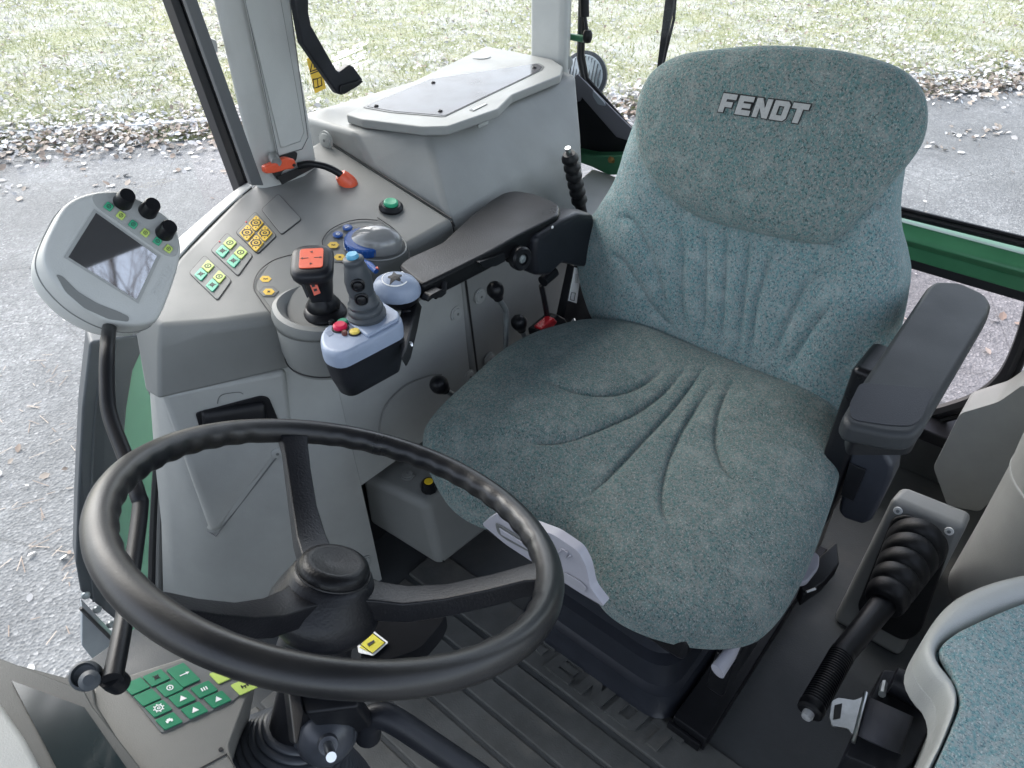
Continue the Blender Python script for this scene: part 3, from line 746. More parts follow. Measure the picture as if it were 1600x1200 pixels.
# round the vertical corners by splining each ring's outer run
front_rings = [spline(r[:6], 4) + r[6:] for r in front_rings]
loft('skirt_panel', front_rings, M_LIGHT, sc_, bev=0, ang=50)
loft('wall_panel', [
    ringz([(.433, .174), (.433, .4845), (.70, .4845), (.70, .174)], .271),
    ringz([(.443, .174), (.443, .4845), (.70, .4845), (.70, .174)], .42),
    ringz([(.450, .174), (.450, .4845), (.70, .4845), (.70, .174)], .572)], M_LIGHT, sc_, bev=0, ang=50)
box('recess_liner', (.535, .33, .13), (.05, .31, .26), M_RUB, sc_, bev=0)
bot = [(.443, .174), (.444, .45), (.453, .548), (.498, .642), (.543, .732), (.575, .735), (.66, .675), (.74, .50), (.79, .36), (.80, .174)]
top = [(.441, .192), (.443, .45), (.450, .560), (.496, .640), (.545, .706), (.600, .710), (.700, .612), (.765, .445), (.81, .30), (.82, .192)]
ins = [(.449, .192), (.451, .45), (.459, .552), (.503, .628), (.548, .690), (.585, .690), (.655, .59), (.728, .43), (.772, .29), (.785, .192)]
loft('upper_body', [ringz(bot, .574), [V((x, y, ctz(x, y) - (.010 if i < 4 else .035))) for i, (x, y) in enumerate(top)], [V((x, y, ctz(x, y) - .001)) for x, y in ins]], M_CONS, sc_, bev=.006, seg=3)
# shoulder strip, paler to paint in the sky's highlight, that turns down to the door
sh = [[V((x, y, ctz(x, y) + .001)) for x, y in ins[5:9]],
      [V((x, y, ctz(x, y) - .008)) for x, y in [(.612, .702), (.690, .612), (.758, .45), (.800, .31)]],
      [V((x, y, ctz(x, y) - .045)) for x, y in [(.622, .745), (.715, .635), (.780, .468), (.818, .33)]]]
sheet('shoulder', [spline(r, 5) for r in sh], M_PALE, sc_, solid=.004, sub=1)
# field lines pressed into the console top
def line_on(name, pts, h=.0015, r=.0009, m=M_INK, closed=False):
    return tube(name, spline([ct(x, y, h) for x, y in pts], 5, closed), r, m, sc_, seg=5, closed=closed)
line_on('field_line', [(430, 500), (405, 465), (396, 447), (404, 425), (425, 408), (452, 399), (478, 396)])
line_on('field_line', [(505, 388), (504, 375), (515, 360), (535, 349), (560, 343), (590, 344)])
line_on('field_line', [(590, 340), (620, 362), (638, 392), (640, 410)])
prism('control_plate', rounded([ct(x, y, .0002) for x, y in ((398, 447), (425, 408), (480, 396), (560, 420), (600, 470), (520, 540), (440, 505))], .02), CTn * .0012, M_CONS, sc_, bev=.0008)
# switch plates: each a bezel, an inner plate and four switches
plates = [([(320, 400), (362, 439), (340, 470), (296, 427)], 'gt'), ([(355, 365), (395, 400), (372, 432), (330, 392)], 'gt'),
          ([(399, 332), (432, 369), (403, 397), (369, 364)], 'yy'), ([(435, 304), (471, 343), (440, 367), (409, 328)], '')]
def icon(o, u, v, n, kind, s, parent):
    """pictograms printed on switches"""
    L = []
    if kind == 'gear':
        L.append(ring_vf(o, n, s * .26, s * .34, .0003, 14)); L.append(ring_vf(o, n, s * .07, s * .14, .0003, 10))
        for k in range(8):
            a = k * math.pi / 4; c = o + (u * math.cos(a) + v * math.sin(a)) * s * .40; L.append(quad_slab_vf(c, u, v, n, s * .09, s * .09, .0003))
    elif kind == 'axle':
        L.append(quad_slab_vf(o, u, v, n, s * .5, s * .07, .0003))
        for k in (-1, 1): L.append(quad_slab_vf(o + u * k * s * .25, u, v, n, s * .12, s * .34, .0003))
        L.append(quad_slab_vf(o - v * s * .15, u, v, n, s * .08, s * .25, .0003))
    elif kind == 'cross':
        for k in (-1, 1):
            d = (u + v * k).normalized(); L.append(quad_slab_vf(o, d, n.cross(d), n, s * .62, s * .07, .0003 + k * .00005)); 
        L.append(ring_vf(o, n, s * .12, s * .19, .00045, 10))
    elif kind == 'tri':
        L.append(prism_vf([o + v * s * .3, o - v * s * .22 - u * s * .3, o - v * s * .22 + u * s * .3], n * .0003))
    elif kind == 'ring':
        L.append(ring_vf(o, n, s * .2, s * .28, .0003, 12)); L.append(quad_slab_vf(o, u, v, n, s * .1, s * .2, .0003))
    elif kind == 'arrow':
        L.append(quad_slab_vf(o, u, v, n, s * .6, s * .08, .0003)); L.append(prism_vf([o + u * s * .5, o + u * s * .25 + v * s * .15, o + u * s * .25 - v * s * .15], n * .00035))
    elif kind == 'bars':
        for k in range(3): L.append(quad_slab_vf(o + u * (k - 1) * s * .2, u, v, n, s * .1, s * .35, .0003))
    elif kind == 'car':
        L.append(quad_slab_vf(o, u, v, n, s * .55, s * .16, .0003)); L.append(quad_slab_vf(o + v * s * .13, u, v, n, s * .3, s * .12, .00035))
        for k in (-1, 1): L.append(disc_vf(o + u * k * s * .18 - v * s * .12, n, s * .09, .0004, 8))
    return L
for q, kind in plates:
    c4 = [ct(x, y, -.0010) for x, y in q]; cc = sum(c4, V((0, 0, 0))) / 4
    prism('plate_gap', rounded([cc + (p - cc) * 1.045 for p in c4], .007), CTn * .0006, M_INK, sc_, bev=0)
    pl_ = prism('switch_plate', rounded([p + CTn * .0002 for p in c4], .006), CTn * .0016, M_CONS, sc_, bev=.0006)
    u = (c4[1] - c4[0]); v = (c4[3] - c4[0]); un, vn = u.normalized(), v.normalized()
    if kind:
        for i in (0, 1):
            for j in (0, 1):
                o = c4[0] + u * (.29 + .42 * i) + v * (.27 + .46 * j) + CTn * .0018
                m = M_YEL if kind == 'yy' else (M_LIME if j == 0 else M_TEAL2)
                w = min(u.length * .36, v.length * .42)
                poly = [o + un * a * w / 2 + vn * b * w / 2 for a, b in ((-1, -.8), (-.6, -1), (1, -1), (1, .8), (.6, 1), (-1, 1))]
                s = prism('switch', poly, CTn * .0022, m, pl_, bev=.0006)
                L = icon(o + CTn * .0022, un, vn, CTn, ('gear' if kind == 'yy' else 'ring' if j == 0 else 'cross'), w, s)
                mk('pictogram', *join_vf(*L), M_INK, pl_, smooth=False)
        if kind == 'yy' or q[0][0] == 355:
            lathe('indicator', [(0, 0), (.0016, 0), (.0012, .001), (0, .001)], c4[0] + u * .02 + v * .50 + CTn * .002, CTn, M_RED, pl_, seg=8)
# yellow hexagon symbols and their recesses
def hexa(name, px, py, wpx, hpx, m, h, t, sides=6):
    o = ct(px, py, h); u = (ct(px + 20, py, h) - ct(px - 20, py, h)) / 40; v = (ct(px, py - 20, h) - ct(px, py + 20, h)) / 40
    return prism(name, [o + u * math.cos(a) * wpx + v * math.sin(a) * hpx for a in [k * 2 * math.pi / sides for k in range(sides)]], CTn * t, m, sc_, bev=.0004), o + CTn * t, u.normalized(), v.normalized()
for (x, y, rec) in ((415, 436, 0), (420, 456, 1), (521, 383, 0), (531, 402, 1)):
    if rec: hexa('recess_rim', x, y, 16, 9.5, M_DARKG, .0010, .0016); hexa('recess_floor', x, y, 13, 7, M_CONS, .0022, .0006)
    _, o, u, v = hexa('yellow_symbol', x, y, 9.5, 5.5, M_YEL, .0014 if not rec else .0030, .0006)
    mk('pictogram', *join_vf(*icon(o, u, (CTn.cross(u)), CTn, 'cross' if rec else 'axle', .0095, sc_)), M_INK, sc_, smooth=False)
# blue round symbols, dome and thumb wheel
for x, y, s in ((528, 367, 'ring'), (543, 356, 'arrow')):
    o = ct(x, y, .0014); lathe('blue_button', [(0, 0), (.0085, 0), (.0085, .0012), (.0075, .0018), (0, .0018)], o, CTn, M_BLUE, sc_, seg=20)
    u = V((0, 1, 0)) - CTn * CTn.y; mk('pictogram', *join_vf(*icon(o + CTn * .0018, u.normalized(), CTn.cross(u.normalized()), CTn, s, .011, sc_)), M_WHITE, sc_, smooth=False)
dome_o = ct(578, 384, .001); du = (ct(627, 388) - ct(548, 380)); rD = du.length / 2; du.normalize(); dv = CTn.cross(du)
dome_o = (ct(627, 390, .001) + ct(546, 378, .001)) / 2
dm_v, dm_f = [], []
NA, NR = 40, 12
for r in range(NR + 1):
    a = r / NR * math.pi / 2
    for i in range(NA):
        b = 2 * math.pi * i / NA
        dm_v.append(dome_o + CTn * .002 + du * math.cos(b) * rD * math.cos(a) * 1.06 + dv * math.sin(b) * rD * .74 * math.cos(a) + CTn * .034 * math.sin(a) ** .9 + du * .008 * math.sin(a))
for r in range(NR):
    for i in range(NA):
        j = (i + 1) % NA; dm_f.append([r * NA + i, r * NA + j, (r + 1) * NA + j, (r + 1) * NA + i])
dm_f.append([NR * NA + i for i in range(NA)])
M_DOME = mat('glossy_grey_dome', (.20, .205, .205), .2, coat=.4)
mk('dial_dome', dm_v, dm_f, M_DOME, sc_)
wo_ = ct(571, 385, .001)
lathe('thumb_wheel', [(0, 0), (rD * .76, 0), (rD * .78, .003), (rD * .78, .014), (rD * .72, .016), (0, .016)], wo_, CTn, M_BLUE, sc_, seg=40)
for k in range(30):
    a = math.pi * 2 * k / 30; d = V((math.cos(a), math.sin(a), 0)); d = (d - CTn * d.dot(CTn)).normalized()
    tube('wheel_ridge', [wo_ + d * rD * .785 + CTn * .002, wo_ + d * rD * .785 + CTn * .0145], .0011, M_BLUE, sc_, seg=5)
ring_pts = [dome_o + du * math.cos(a) * rD * 1.22 + dv * math.sin(a) * rD * .95 + CTn * .0012 for a in [k * 2 * math.pi / 40 for k in range(40)]]
tube('dial_rim', ring_pts, .0013, M_LIGHT, sc_, seg=6, closed=True)
tube('blue_lever', [ct(566, 408, .004), ct(578, 414, .012), ct(588, 424, .014)], [.004, .0055, .0045], M_BLUE, sc_, seg=10)
lathe('lever_tip', [(0, 0), (.003, 0), (.002, .003), (0, .003)], ct(589, 420, .016), CTn, M_ORANGE, sc_, seg=8)
# green push button with dark collar
o = ct(611, 325, .0005)
lathe('button_collar', [(0, 0), (.0215, 0), (.0215, .004), (.017, .009), (.0145, .009), (0, .008)], o, CTn, M_BLACK, sc_, seg=32)
lathe('green_button', [(0, .007), (.0130, .007), (.0125, .013), (.010, .0145), (0, .0135)], o, CTn, M_TEAL, sc_, seg=28)
# round bowl that carries the drive lever (overhangs the wall)
bo = Pz(507, 486, .672); bo.z = .60
BW = [(0, -.012), (.062, -.012), (.070, -.006), (.074, .02), (.074, .068), (.071, .074), (.060, .074), (.052, .062), (.049, .05), (0, .048)]
lathe('lever_bowl', BW, bo, (0, 0, 1), M_CONS, sc_, seg=56)
# raised shell around the bowl's outer side
hv = []
for (r, h) in ((.0755, .066), (.077, .080), (.073, .092), (.066, .095), (.057, .087), (.053, .072)):
    hv.append([bo + V((math.cos(a) * r, math.sin(a) * r, h * (1 if h < .08 else (1 - .12 * abs(t - .5) * 2)))) for t, a in [(k / 24, math.radians(-40 + 190 * k / 24)) for k in range(25)]])
sheet('bowl_shell', hv, M_CONS, sc_, solid=.003)
tube('bowl_seam', [bo + V((math.cos(a) * .0718, math.sin(a) * .0718, .000)) for a in [k * 2 * math.pi / 48 for k in range(48)]], .0012, M_INK, sc_, seg=5, closed=True)
# storage pocket on the console's front
pkp = plane3(Px(250, 613, .548), Px(449, 578, .462), Px(335, 838, .543))
pk = [(252, 616), (447, 580), (456, 664), (439, 706), (336, 838)]
def pkt(x, y, h=0): return Pp(x, y, (pkp[0] + pkp[1] * h, pkp[1]))
_f = rounded([pkt(x, y, .006) for x, y in ((447, 580), (456, 664), (439, 706))], [.0, .006, .0], 3)
_a, _e = pkt(252, 616, .006), pkt(337, 838, .006)
_g, _h = Px(260, 640, .64), Px(268, 795, .632)
_v = [_g, _a] + _f + [_e, _h]; _n = len(_v); _bk = [p + V((.028, -.016, 0)) for p in _v]
mk('pocket_panel', _v + _bk, [list(range(1, _n - 1)), [0, 1, _n - 2, _n - 1], [_n + i for i in range(1, _n - 1)], [_n, _n + 1, 2 * _n - 2, 2 * _n - 1]] + [[i, (i + 1) % _n, _n + (i + 1) % _n, _n + i] for i in range(_n)], M_LIGHT, sc_, bev=.010, seg=4)
tube('pocket_joint', [_f[-1], _e, _h], .0014, M_DARKG, sc_, seg=6)
line_p = [pkt(x, y, .0068) for x, y in ((340, 631), (342, 622), (350, 616), (373, 613), (380, 616))]
tube('thumb_line', spline(line_p, 4), .0006, M_DARKG, sc_, seg=5)
prism('tray_frame', rounded([pkt(x, y, .0062) for x, y in ((305, 644), (408, 617), (420, 620), (440, 668), (437, 690), (318, 690))], .006), pkp[1] * .003, M_BLACK, sc_, bev=.0015)
tv = [[pkt(x, y, h) for x in (0,)] for y, h in ()]
rows = []
for (y0, y1, h) in ((640, 624, .009), (650, 634, .017), (664, 648, .020), (682, 668, .019), (694, 688, .012)):
    rows.append([pkt(312 + (413 - 312) * k / 8 + (y0 - 640) * .18, y0 + (y1 - y0) * k / 8 + (4 * math.sin(math.pi * k / 8) if False else 0), h) for k in range(9)])
sheet('tray_lid', rows, M_BLACK, sc_, solid=.008, sub=1)
# screw caps on the walls
wpl = plane3((.4205, 0, 0), (.4205, 1, 0), (.4505, 0, .6))
def cap(px, py, pl, parent, r=.0125, m=M_LIGHT):
    o = Pp(px, py, pl); c = lathe('screw_cap', [(0, -.002), (r * 1.25, -.002), (r * 1.25, .0012), (r * 1.05, .0016), (r, .0014), (r * .95, .0034), (r * .75, .0044), (0, .0046)], o, pl[1], m, parent, seg=24)
    lathe('cap_centre', [(0, 0), (.0028, 0), (.0028, .0008), (0, .0008)], o + pl[1] * .0044, pl[1], M_DARKG, parent, seg=8)
cap(713, 490, wpl, sc_); cap(733, 588, wpl, sc_)
cap(433, 707, (pkt(433, 707, .0045), pkp[1]), sc_, .010)
cap(571, 879, wpl, sc_); 
cap(281, 792, (Px(281, 792, .618), V((-.55, .83, .05)).normalized()), sc_, .010)
line_on2 = [Pp(x, y, (wpl[0] + wpl[1] * .002, wpl[1])) for x, y in ((590, 690), (600, 640), (630, 605), (668, 588), (690, 585))]
tube('pressed_arc', spline(line_on2, 5), .0015, M_CONS, sc_, seg=6)

# ================================================================== storage box with rear wall piece
sb = empty('storage_box', (.65, -.1, 0), 'light grey moulded storage box with dark lid plate in the cab corner', 'storage box')
def R5(z, a, b, c, d, e): return [V((*p, z)) for p in (a, b, c, d, e)]
rg = [R5(-.0005, (.424, .170), (.430, -.22), (.80, -.46), (.80, .170), (.60, .170)),
      R5(.45, (.447, .170), (.450, -.22), (.80, -.46), (.80, .170), (.60, .170)),
      R5(.64, (.452, .170), (.478, -.255), (.82, -.46), (.82, .170), (.60, .170)),
      R5(.70, (.462, .186), (.518, -.30), (.84, -.46), (.84, .190), (.65, .188)),
      R5(.755, (.515, .155), (.562, -.345), (.85, -.46), (.85, .194), (.66, .190)),
      R5(.803, (.575, .112), (.600, -.385), (.86, -.46), (.86, .198), (.700, .190))]
loft('box_body', rg, M_BOX, sb, bev=.012, seg=3)
LZ = .822
def lz(x, y, z=LZ): return Pz(x, y, z)
lid_px = [(540, 178), (760, 72), (862, 92), (880, 104), (876, 117), (800, 148), (788, 160), (778, 170), (700, 197), (662, 198), (566, 186)]
prism('lid', rounded([lz(x, y) for x, y in lid_px], .006), (0, 0, -.017), M_LID, sb, bev=.006, seg=3)
plate_px = [(566, 168), (672, 124), (842, 99), (851, 104), (846, 110), (694, 183), (610, 176)]
prism('plate_rim', rounded([lz(x, y, LZ + .0003) for x, y in plate_px], .006), (0, 0, .0008), M_DARKG, sb, bev=0)
M_LPL = mat('brushed_dark_plate', (.06, .056, .062), .22, spec=.25, noise=.15, nscale=5, rvar=.08)
_c = sum([lz(x, y, LZ) for x, y in plate_px], V((0, 0, 0))) / 7
prism('lid_plate', rounded([_c + (lz(x, y, LZ + .0006) - _c) * .965 for x, y in plate_px], .006), (0, 0, .0012), M_LPL, sb, bev=0)
for x, y in ((588, 166), (677, 129.5), (688, 174), (835, 106)):
    lathe('screw', [(0, 0), (.0048, 0), (.0045, .0018), (.003, .003), (0, .002)], lz(x, y, LZ + .0016), (0, 0, 1), M_BLACK, sb, seg=14)
lathe('vent_disc', [(0, 0), (.022, 0), (.021, .0015), (0, .0015)], lz(752, 89, LZ + .0005), (0, 0, 1), M_LIGHT, sb, seg=28)
prism('latch_slot', [lz(x, y, LZ + .0004) for x, y in ((733, 172), (756, 161), (762, 163), (740, 174))], (0, 0, .0006), M_DARKG, sb, bev=0)
prism('latch_bar', [lz(x, y, LZ + .0008) for x, y in ((737, 171), (757, 162), (760, 163), (741, 172.5))], (0, 0, .001), M_PALE, sb, bev=0)
prism('latch_tab', [lz(x, y, LZ - .018) for x, y in ((745, 188), (762, 182), (763, 188), (747, 195))], (0, 0, -.008), M_LIGHT, sb, bev=.002)
cap(509, 219, (V((.62, .192, .75)), V((-.1, 1, .05)).normalized()), sb, .014)
cap(750, 463, wpl, sb); cap(765, 561, wpl, sb)
tube('corner_post', [Py(878, 165, -.395), Py(886, 215, -.395), Py(897, 262, -.395), Py(905, 300, -.395)], .014, M_LIGHT, sb, seg=12)
prism('rear_ledge', [Pz(x, y, .565) for x, y in ((900, 285), (925, 262), (945, 268), (1000, 290), (1000, 360), (920, 380))], (0, 0, -.05), M_LIGHT, sb, bev=.008)

_sm = [(705, 346), (716, 392), (728, 440), (737, 510), (749, 605)]
tube('panel_joint', [Pp(x, y, (wpl[0] + wpl[1] * .0012, wpl[1])) for x, y in _sm], .0021, M_INK, sb, seg=6)
tube('panel_joint', [V((.80, .1925, ctz(.80, .19) + .001)), V((.445, .1925, ctz(.445, .19) + .001)), V((.439, .192, ctz(.445, .19) - .012))], .0016, M_INK, sb, seg=6)
# ================================================================== low valve box beside the seat
vb = empty('valve_box', (.38, .3, .1), 'small grey box with yellow and black knob beside the seat base', 'box')
ring0 = [V((.285, .440, .10)), V((.485, .452, .10)), V((.485, .05, .10)), V((.26, .05, .10))]
ring1 = [V((.325, .425, .245)), V((.480, .455, .245)), V((.480, .05, .245)), V((.31, .05, .245))]
loft('box_body', [ring0, ring1], M_CONS, vb, bev=.018, seg=4)
cap(637, 742, (V((.4, .4, .2475)), V((0, 0, 1))), vb, .011, M_CONS)
lathe('screw', [(0, 0), (.003, 0), (.002, .001), (0, .001)], Py(693, 877, .437), (0, 1, .1), M_BLACK, vb, seg=8)
o = Pz(671, 764, .245)
lathe('knob', [(0, 0), (.016, 0), (.017, .006), (.015, .018), (.012, .020), (0, .020)], o, (0, 0, 1), M_BLACK, vb, seg=10)
lathe('knob_cap', [(0, .0195), (.0085, .0195), (.008, .022), (0, .0225)], o, (0, 0, 1), mat('yellow_plastic', (.75, .52, .02), .4), vb, seg=20)
# ================================================================== driver's seat
seat = empty('driver_seat', (0, .2, 0), 'teal grey moquette driver seat with armrests on black bellows suspension', 'seat')
def groove_disp(curves, depth, width, extra=None):
    segs = []
    for c in curves:
        s = spline(c, 6); n = len(s) - 1
        for i in range(n):
            t = i / n; k = min(1, 4 * t + .15, 4 * (1 - t) + .15)
            segs.append((s[i], s[i + 1], k))
    def f(p):
        d = 0
        for a, b, k in segs:
            if abs(p.x - a.x) > .05 or abs(p.y - a.y) > .05 or abs(p.z - a.z) > .08: continue
            q = seg_dist(p, a, b)
            d = max(d, k * (math.exp(-(q / width) ** 2) * .72 + math.exp(-(q / (width * 3.2)) ** 2) * .28))
        return -depth * d + (extra(p) if extra else 0)
    return f
# cushion
cz = .445
out_px = [(945, 515, .470), (860, 524, .470), (790, 556, .470), (720, 618, .465), (678, 660, .455), (661, 695, .445), (672, 740, .425), (702, 788, .41), (750, 818, .40), (800, 822, .405), (868, 832, .41), (905, 862, .41), (922, 905, .405), (945, 950, .40),
          (1000, 985, .395), (1085, 1008, .39), (1165, 1006, .39), (1210, 978, .395), (1250, 915, .41), (1285, 830, .425), (1309, 750, .44), (1312, 700, .45), (1300, 655, .465), (1250, 625, .475), (1100, 560, .475)]
out3 = [Pz(x, y, z) for x, y, z in out_px]
ccen = V((-.02, .25, cz))
def zl(l): return [Pz(640 + x / 2.223, 480 + y / 2.223, .475) for x, y in l]
gl_ = [zl(g) for g in ([(440, 300), (560, 340), (680, 338), (800, 300), (900, 235)], [(330, 468), (450, 486), (600, 465), (750, 400), (880, 320), (960, 245)],
                      [(590, 650), (700, 570), (820, 460), (950, 330), (1020, 240)], [(935, 790), (885, 690), (885, 600), (920, 490), (980, 390), (1060, 285)],
                      [(1200, 645), (1110, 590), (1065, 500), (1070, 390), (1120, 285)])]
for c in gl_:
    for p in c: p.z = 0
gf = groove_disp(gl_, .0095, .0048)
def cush_d(p):
    q = V((p.x, p.y, 0)); d = gf(q)
    d += .012 * math.exp(-((q.x - .15) / .09) ** 2) + .012 * math.exp(-((q.x + .19) / .09) ** 2) - .006
    d -= .012 * math.exp(-((q.x + .02) / .14) ** 2 - ((q.y - .16) / .16) ** 2)
    return d
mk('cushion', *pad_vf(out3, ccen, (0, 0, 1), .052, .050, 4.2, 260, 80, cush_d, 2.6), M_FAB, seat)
# backrest
BN = V((0, .985, .172))
def bk(px, py, d=0): return Pp(px, py, (V((0, -.058, .5)) + BN * d, BN))
b_px = [(948, 506), (922, 462), (910, 400), (916, 362), (946, 318), (972, 275), (990, 222), (1012, 170), (1045, 124), (1100, 94), (1180, 82), (1285, 88), (1360, 112), (1398, 150), (1412, 200), (1412, 255), (1405, 310), (1406, 355), (1416, 395), (1420, 440), (1402, 530), (1374, 592), (1330, 640), (1300, 640), (1200, 596), (1100, 552), (1010, 520)]
bo3 = [bk(x, y) for x, y in b_px]; bcen = bk(1165, 385)
bgl = [[bk(x, y) for x, y in c] for c in ([(990, 332), (1018, 336), (1040, 375), (1055, 430), (1064, 482)], [(985, 385), (1010, 405), (1045, 470), (1075, 505)], [(1084, 340), (1090, 380), (1086, 440), (1090, 510)],
        [(1120, 345), (1124, 400), (1118, 520)], [(1153, 350), (1154, 400), (1146, 530)], [(1188, 355), (1186, 410), (1172, 540)], [(1224, 365), (1216, 410), (1200, 470), (1190, 550)],
        [(1330, 420), (1300, 412), (1280, 430), (1255, 480), (1228, 545)], [(1322, 462), (1295, 490), (1268, 530), (1250, 560)])]
bf_ = groove_disp(bgl, .0078, .0044)
def back_d(p):
    return bf_(p) + .016 * math.exp(-((p.x - .20) / .07) ** 2) + .016 * math.exp(-((p.x + .19) / .07) ** 2) * (1 if p.z < .8 else .5) - .004
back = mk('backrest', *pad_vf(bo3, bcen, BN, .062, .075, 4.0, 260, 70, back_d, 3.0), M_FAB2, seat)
h_px = [(1002, 240), (996, 195), (1002, 150), (1022, 112), (1062, 87), (1120, 77), (1200, 71), (1290, 76), (1360, 90), (1410, 110), (1439, 140), (1448, 178), (1442, 218), (1422, 252), (1385, 295), (1340, 343), (1312, 369), (1285, 379), (1255, 377), (1180, 362), (1110, 344), (1068, 322), (1028, 285)]
HD = .065
ho3 = [bk(x, y, HD) for x, y in h_px]; hcen = bk(1215, 215, HD)
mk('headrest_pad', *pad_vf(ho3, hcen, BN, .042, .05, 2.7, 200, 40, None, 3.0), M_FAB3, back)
# lettering on the headrest
u_t = V((-1, 0, 0)); n_t = BN; v_t = n_t.cross(u_t)
if v_t.z < 0: v_t = -v_t
lo = Pp(1192, 169, (V((0, -.058, .5)) + BN * (HD + .0415), BN))
lv_ = (Pp(1262, 176, (lo, BN)) - Pp(1124, 160, (lo, BN))).length
uu = (Pp(1260, 180, (lo, BN)) - Pp(1126, 161, (lo, BN))).normalized(); vv_ = BN.cross(uu); vv_ = vv_ if vv_.z > 0 else -vv_
mk('lettering_edge', *block_vf('FENDT', lo - BN * .0010, uu, vv_, BN, lv_ * .98, .0265, .0020, .16, .06), M_INK, back, smooth=False)
mk('lettering', *block_vf('FENDT', lo, uu, vv_, BN, lv_ * .98, .0265, .0022, .16), M_SILVER, back, smooth=False)
# bellows suspension under the cushion
def rrect(cx_, cy_, w, d, r, z, n=6):
    pts = [V((cx_ - w / 2, cy_ - d / 2, z)), V((cx_ + w / 2, cy_ - d / 2, z)), V((cx_ + w / 2, cy_ + d / 2, z)), V((cx_ - w / 2, cy_ + d / 2, z))]
    return rounded(pts, r, n)
rings = []
prof = [(.004, .00), (.016, .004), (.022, .0), (.062, -.006), (.070, -.030), (.078, -.032), (.086, -.010), (.130, -.018), (.138, -.045), (.146, -.046), (.154, -.024), (.205, -.034), (.213, -.060), (.222, -.060), (.230, -.040), (.29, -.052), (.33, -.07)]
for z, d in prof: rings.append(rrect(-.03, .145, .34 + 2 * d, .48 + 2 * d, .06, z))
loft('suspension_bellows', rings, M_BELL, seat, bev=0, ang=60)
box('seat_pan', (-.02, .24, .375), (.42, .46, .05), M_BLACK, seat, bev=.01)
# side rail on the floor
ra = [Pz(1092, 1152, .04), Pz(1108, 1160, .04), Pz(1262, 938, .04), Pz(1200, 940, .04), Pz(1068, 1120, .04)]
prism('seat_rail', [V((-.205, .375, .045)), V((-.268, .375, .045)), V((-.268, -.15, .045)), V((-.205, -.15, .045))], (0, 0, -.044), M_BLACK, seat, bev=.003)
prism('rail_foot', [V((-.20, .383, .030)), V((-.262, .383, .030)), V((-.262, .375, .030)), V((-.20, .375, .030))], (0, 0, -.028), M_BLACK, seat, bev=.002)
box('side_frame', (-.255, .17, .22), (.03, .40, .10), M_BLACK, seat, bev=.006)
# white front tray with slots, white levers
ty = .536
def TY(x, y, d=0): return Py(x, y, ty + d)
tray = prism('front_tray', rounded([TY(x, y) for x, y in ((752, 819), (776, 802), (866, 836), (904, 862), (916, 886), (923, 920), (946, 950), (905, 926), (790, 851))], .008), (0, -.014, .0), M_LILAC, seat, bev=.005, seg=3)
prism('handle_slot', rounded([TY(x, y, .001) for x, y in ((774, 815), (786, 822), (850, 862), (846, 872), (790, 842), (778, 832))], .006), (0, .0015, 0), M_DARKG, tray, bev=.0008)
prism('slot_bar', [TY(x, y, .003) for x, y in ((781, 824), (842, 862), (842, 867), (784, 834))], (0, .002, 0), M_LILAC, tray, bev=.0008)
prism('handle_slot', rounded([TY(x, y, .001) for x, y in ((882, 893), (908, 908), (918, 918), (914, 924), (884, 906))], .004), (0, .0015, 0), mat('grey_slot', (.30, .30, .33), .5), tray, bev=.0008)
tube('embossed_mark', [TY(x, y, .001) for x, y in ((868, 868), (878, 858), (887, 862), (884, 872), (892, 868))], .0014, M_LILAC, tray, seg=6)
tube('height_lever', [Pz(1152, 1000, .36), Pz(1140, 1022, .36), Pz(1121, 1049, .36)], [.0085, .0105, .0115], M_LILAC, seat, seg=14, flat=.7)
prism('tilt_lever', rounded([Pz(x, y, .33) for x, y in ((1262, 872), (1272, 860), (1281, 868), (1280, 885), (1262, 908), (1245, 911), (1240, 905))], .006), (0, 0, -.012), M_LILAC, seat, bev=.004, seg=3)
prism('side_clip', [Pz(x, y, .30) for x, y in ((1282, 868), (1308, 845), (1312, 880), (1288, 908), (1256, 930), (1250, 915))], (0, 0, -.03), M_BLACK, seat, bev=.003)
tube('clip_wire', [Pz(1260, 925, .305), Pz(1274, 920, .305)], .002, M_STEEL, seat, seg=6)
# left armrest
LA = .70
la = [(1316, 650), (1352, 590), (1450, 446), (1462, 438), (1500, 440), (1540, 458), (1551, 474), (1546, 492), (1445, 664), (1428, 680), (1390, 678), (1325, 664)]
arm_l = prism('armrest', rounded([Pz(x, y, LA) for x, y in la], .010), (0, 0, -.028), M_ARM, seat, bev=.012, seg=4)
lb = [(1326, 634), (1344, 598), (1452, 607), (1459, 612), (1440, 655), (1425, 666), (1390, 665), (1330, 656)]
prism('worn_patch', rounded([Pz(x, y, LA + .0002) for x, y in lb], .010), (0, 0, .0005), M_ARMD, arm_l, bev=.0004)
prism('arm_underside', rounded([Pz(x, y, LA - .025) for x, y in ((1326, 668), (1440, 500), (1530, 500), (1430, 690), (1330, 690))], .010), (0, 0, -.022), M_BLACK, arm_l, bev=.006)
# its pivot bracket
pb = [(1328, 705), (1340, 694), (1362, 697), (1384, 710), (1395, 730), (1392, 750), (1360, 815), (1348, 822), (1318, 812), (1308, 800), (1318, 760)]
prism('pivot_bracket', [Py(x, y, .10) for x, y in pb], (0, -.045, 0), M_BELL, arm_l, bev=.010, seg=3)
prism('bracket_inset', [Py(x, y, .101) for x, y in ((1328, 722), (1354, 733), (1334, 782), (1314, 772))], (0, .003, 0), M_BLACK, arm_l, bev=.001)
box('bracket_arm', (-.262, .06, .50), (.04, .09, .30), M_BLACK, arm_l, bev=.01)
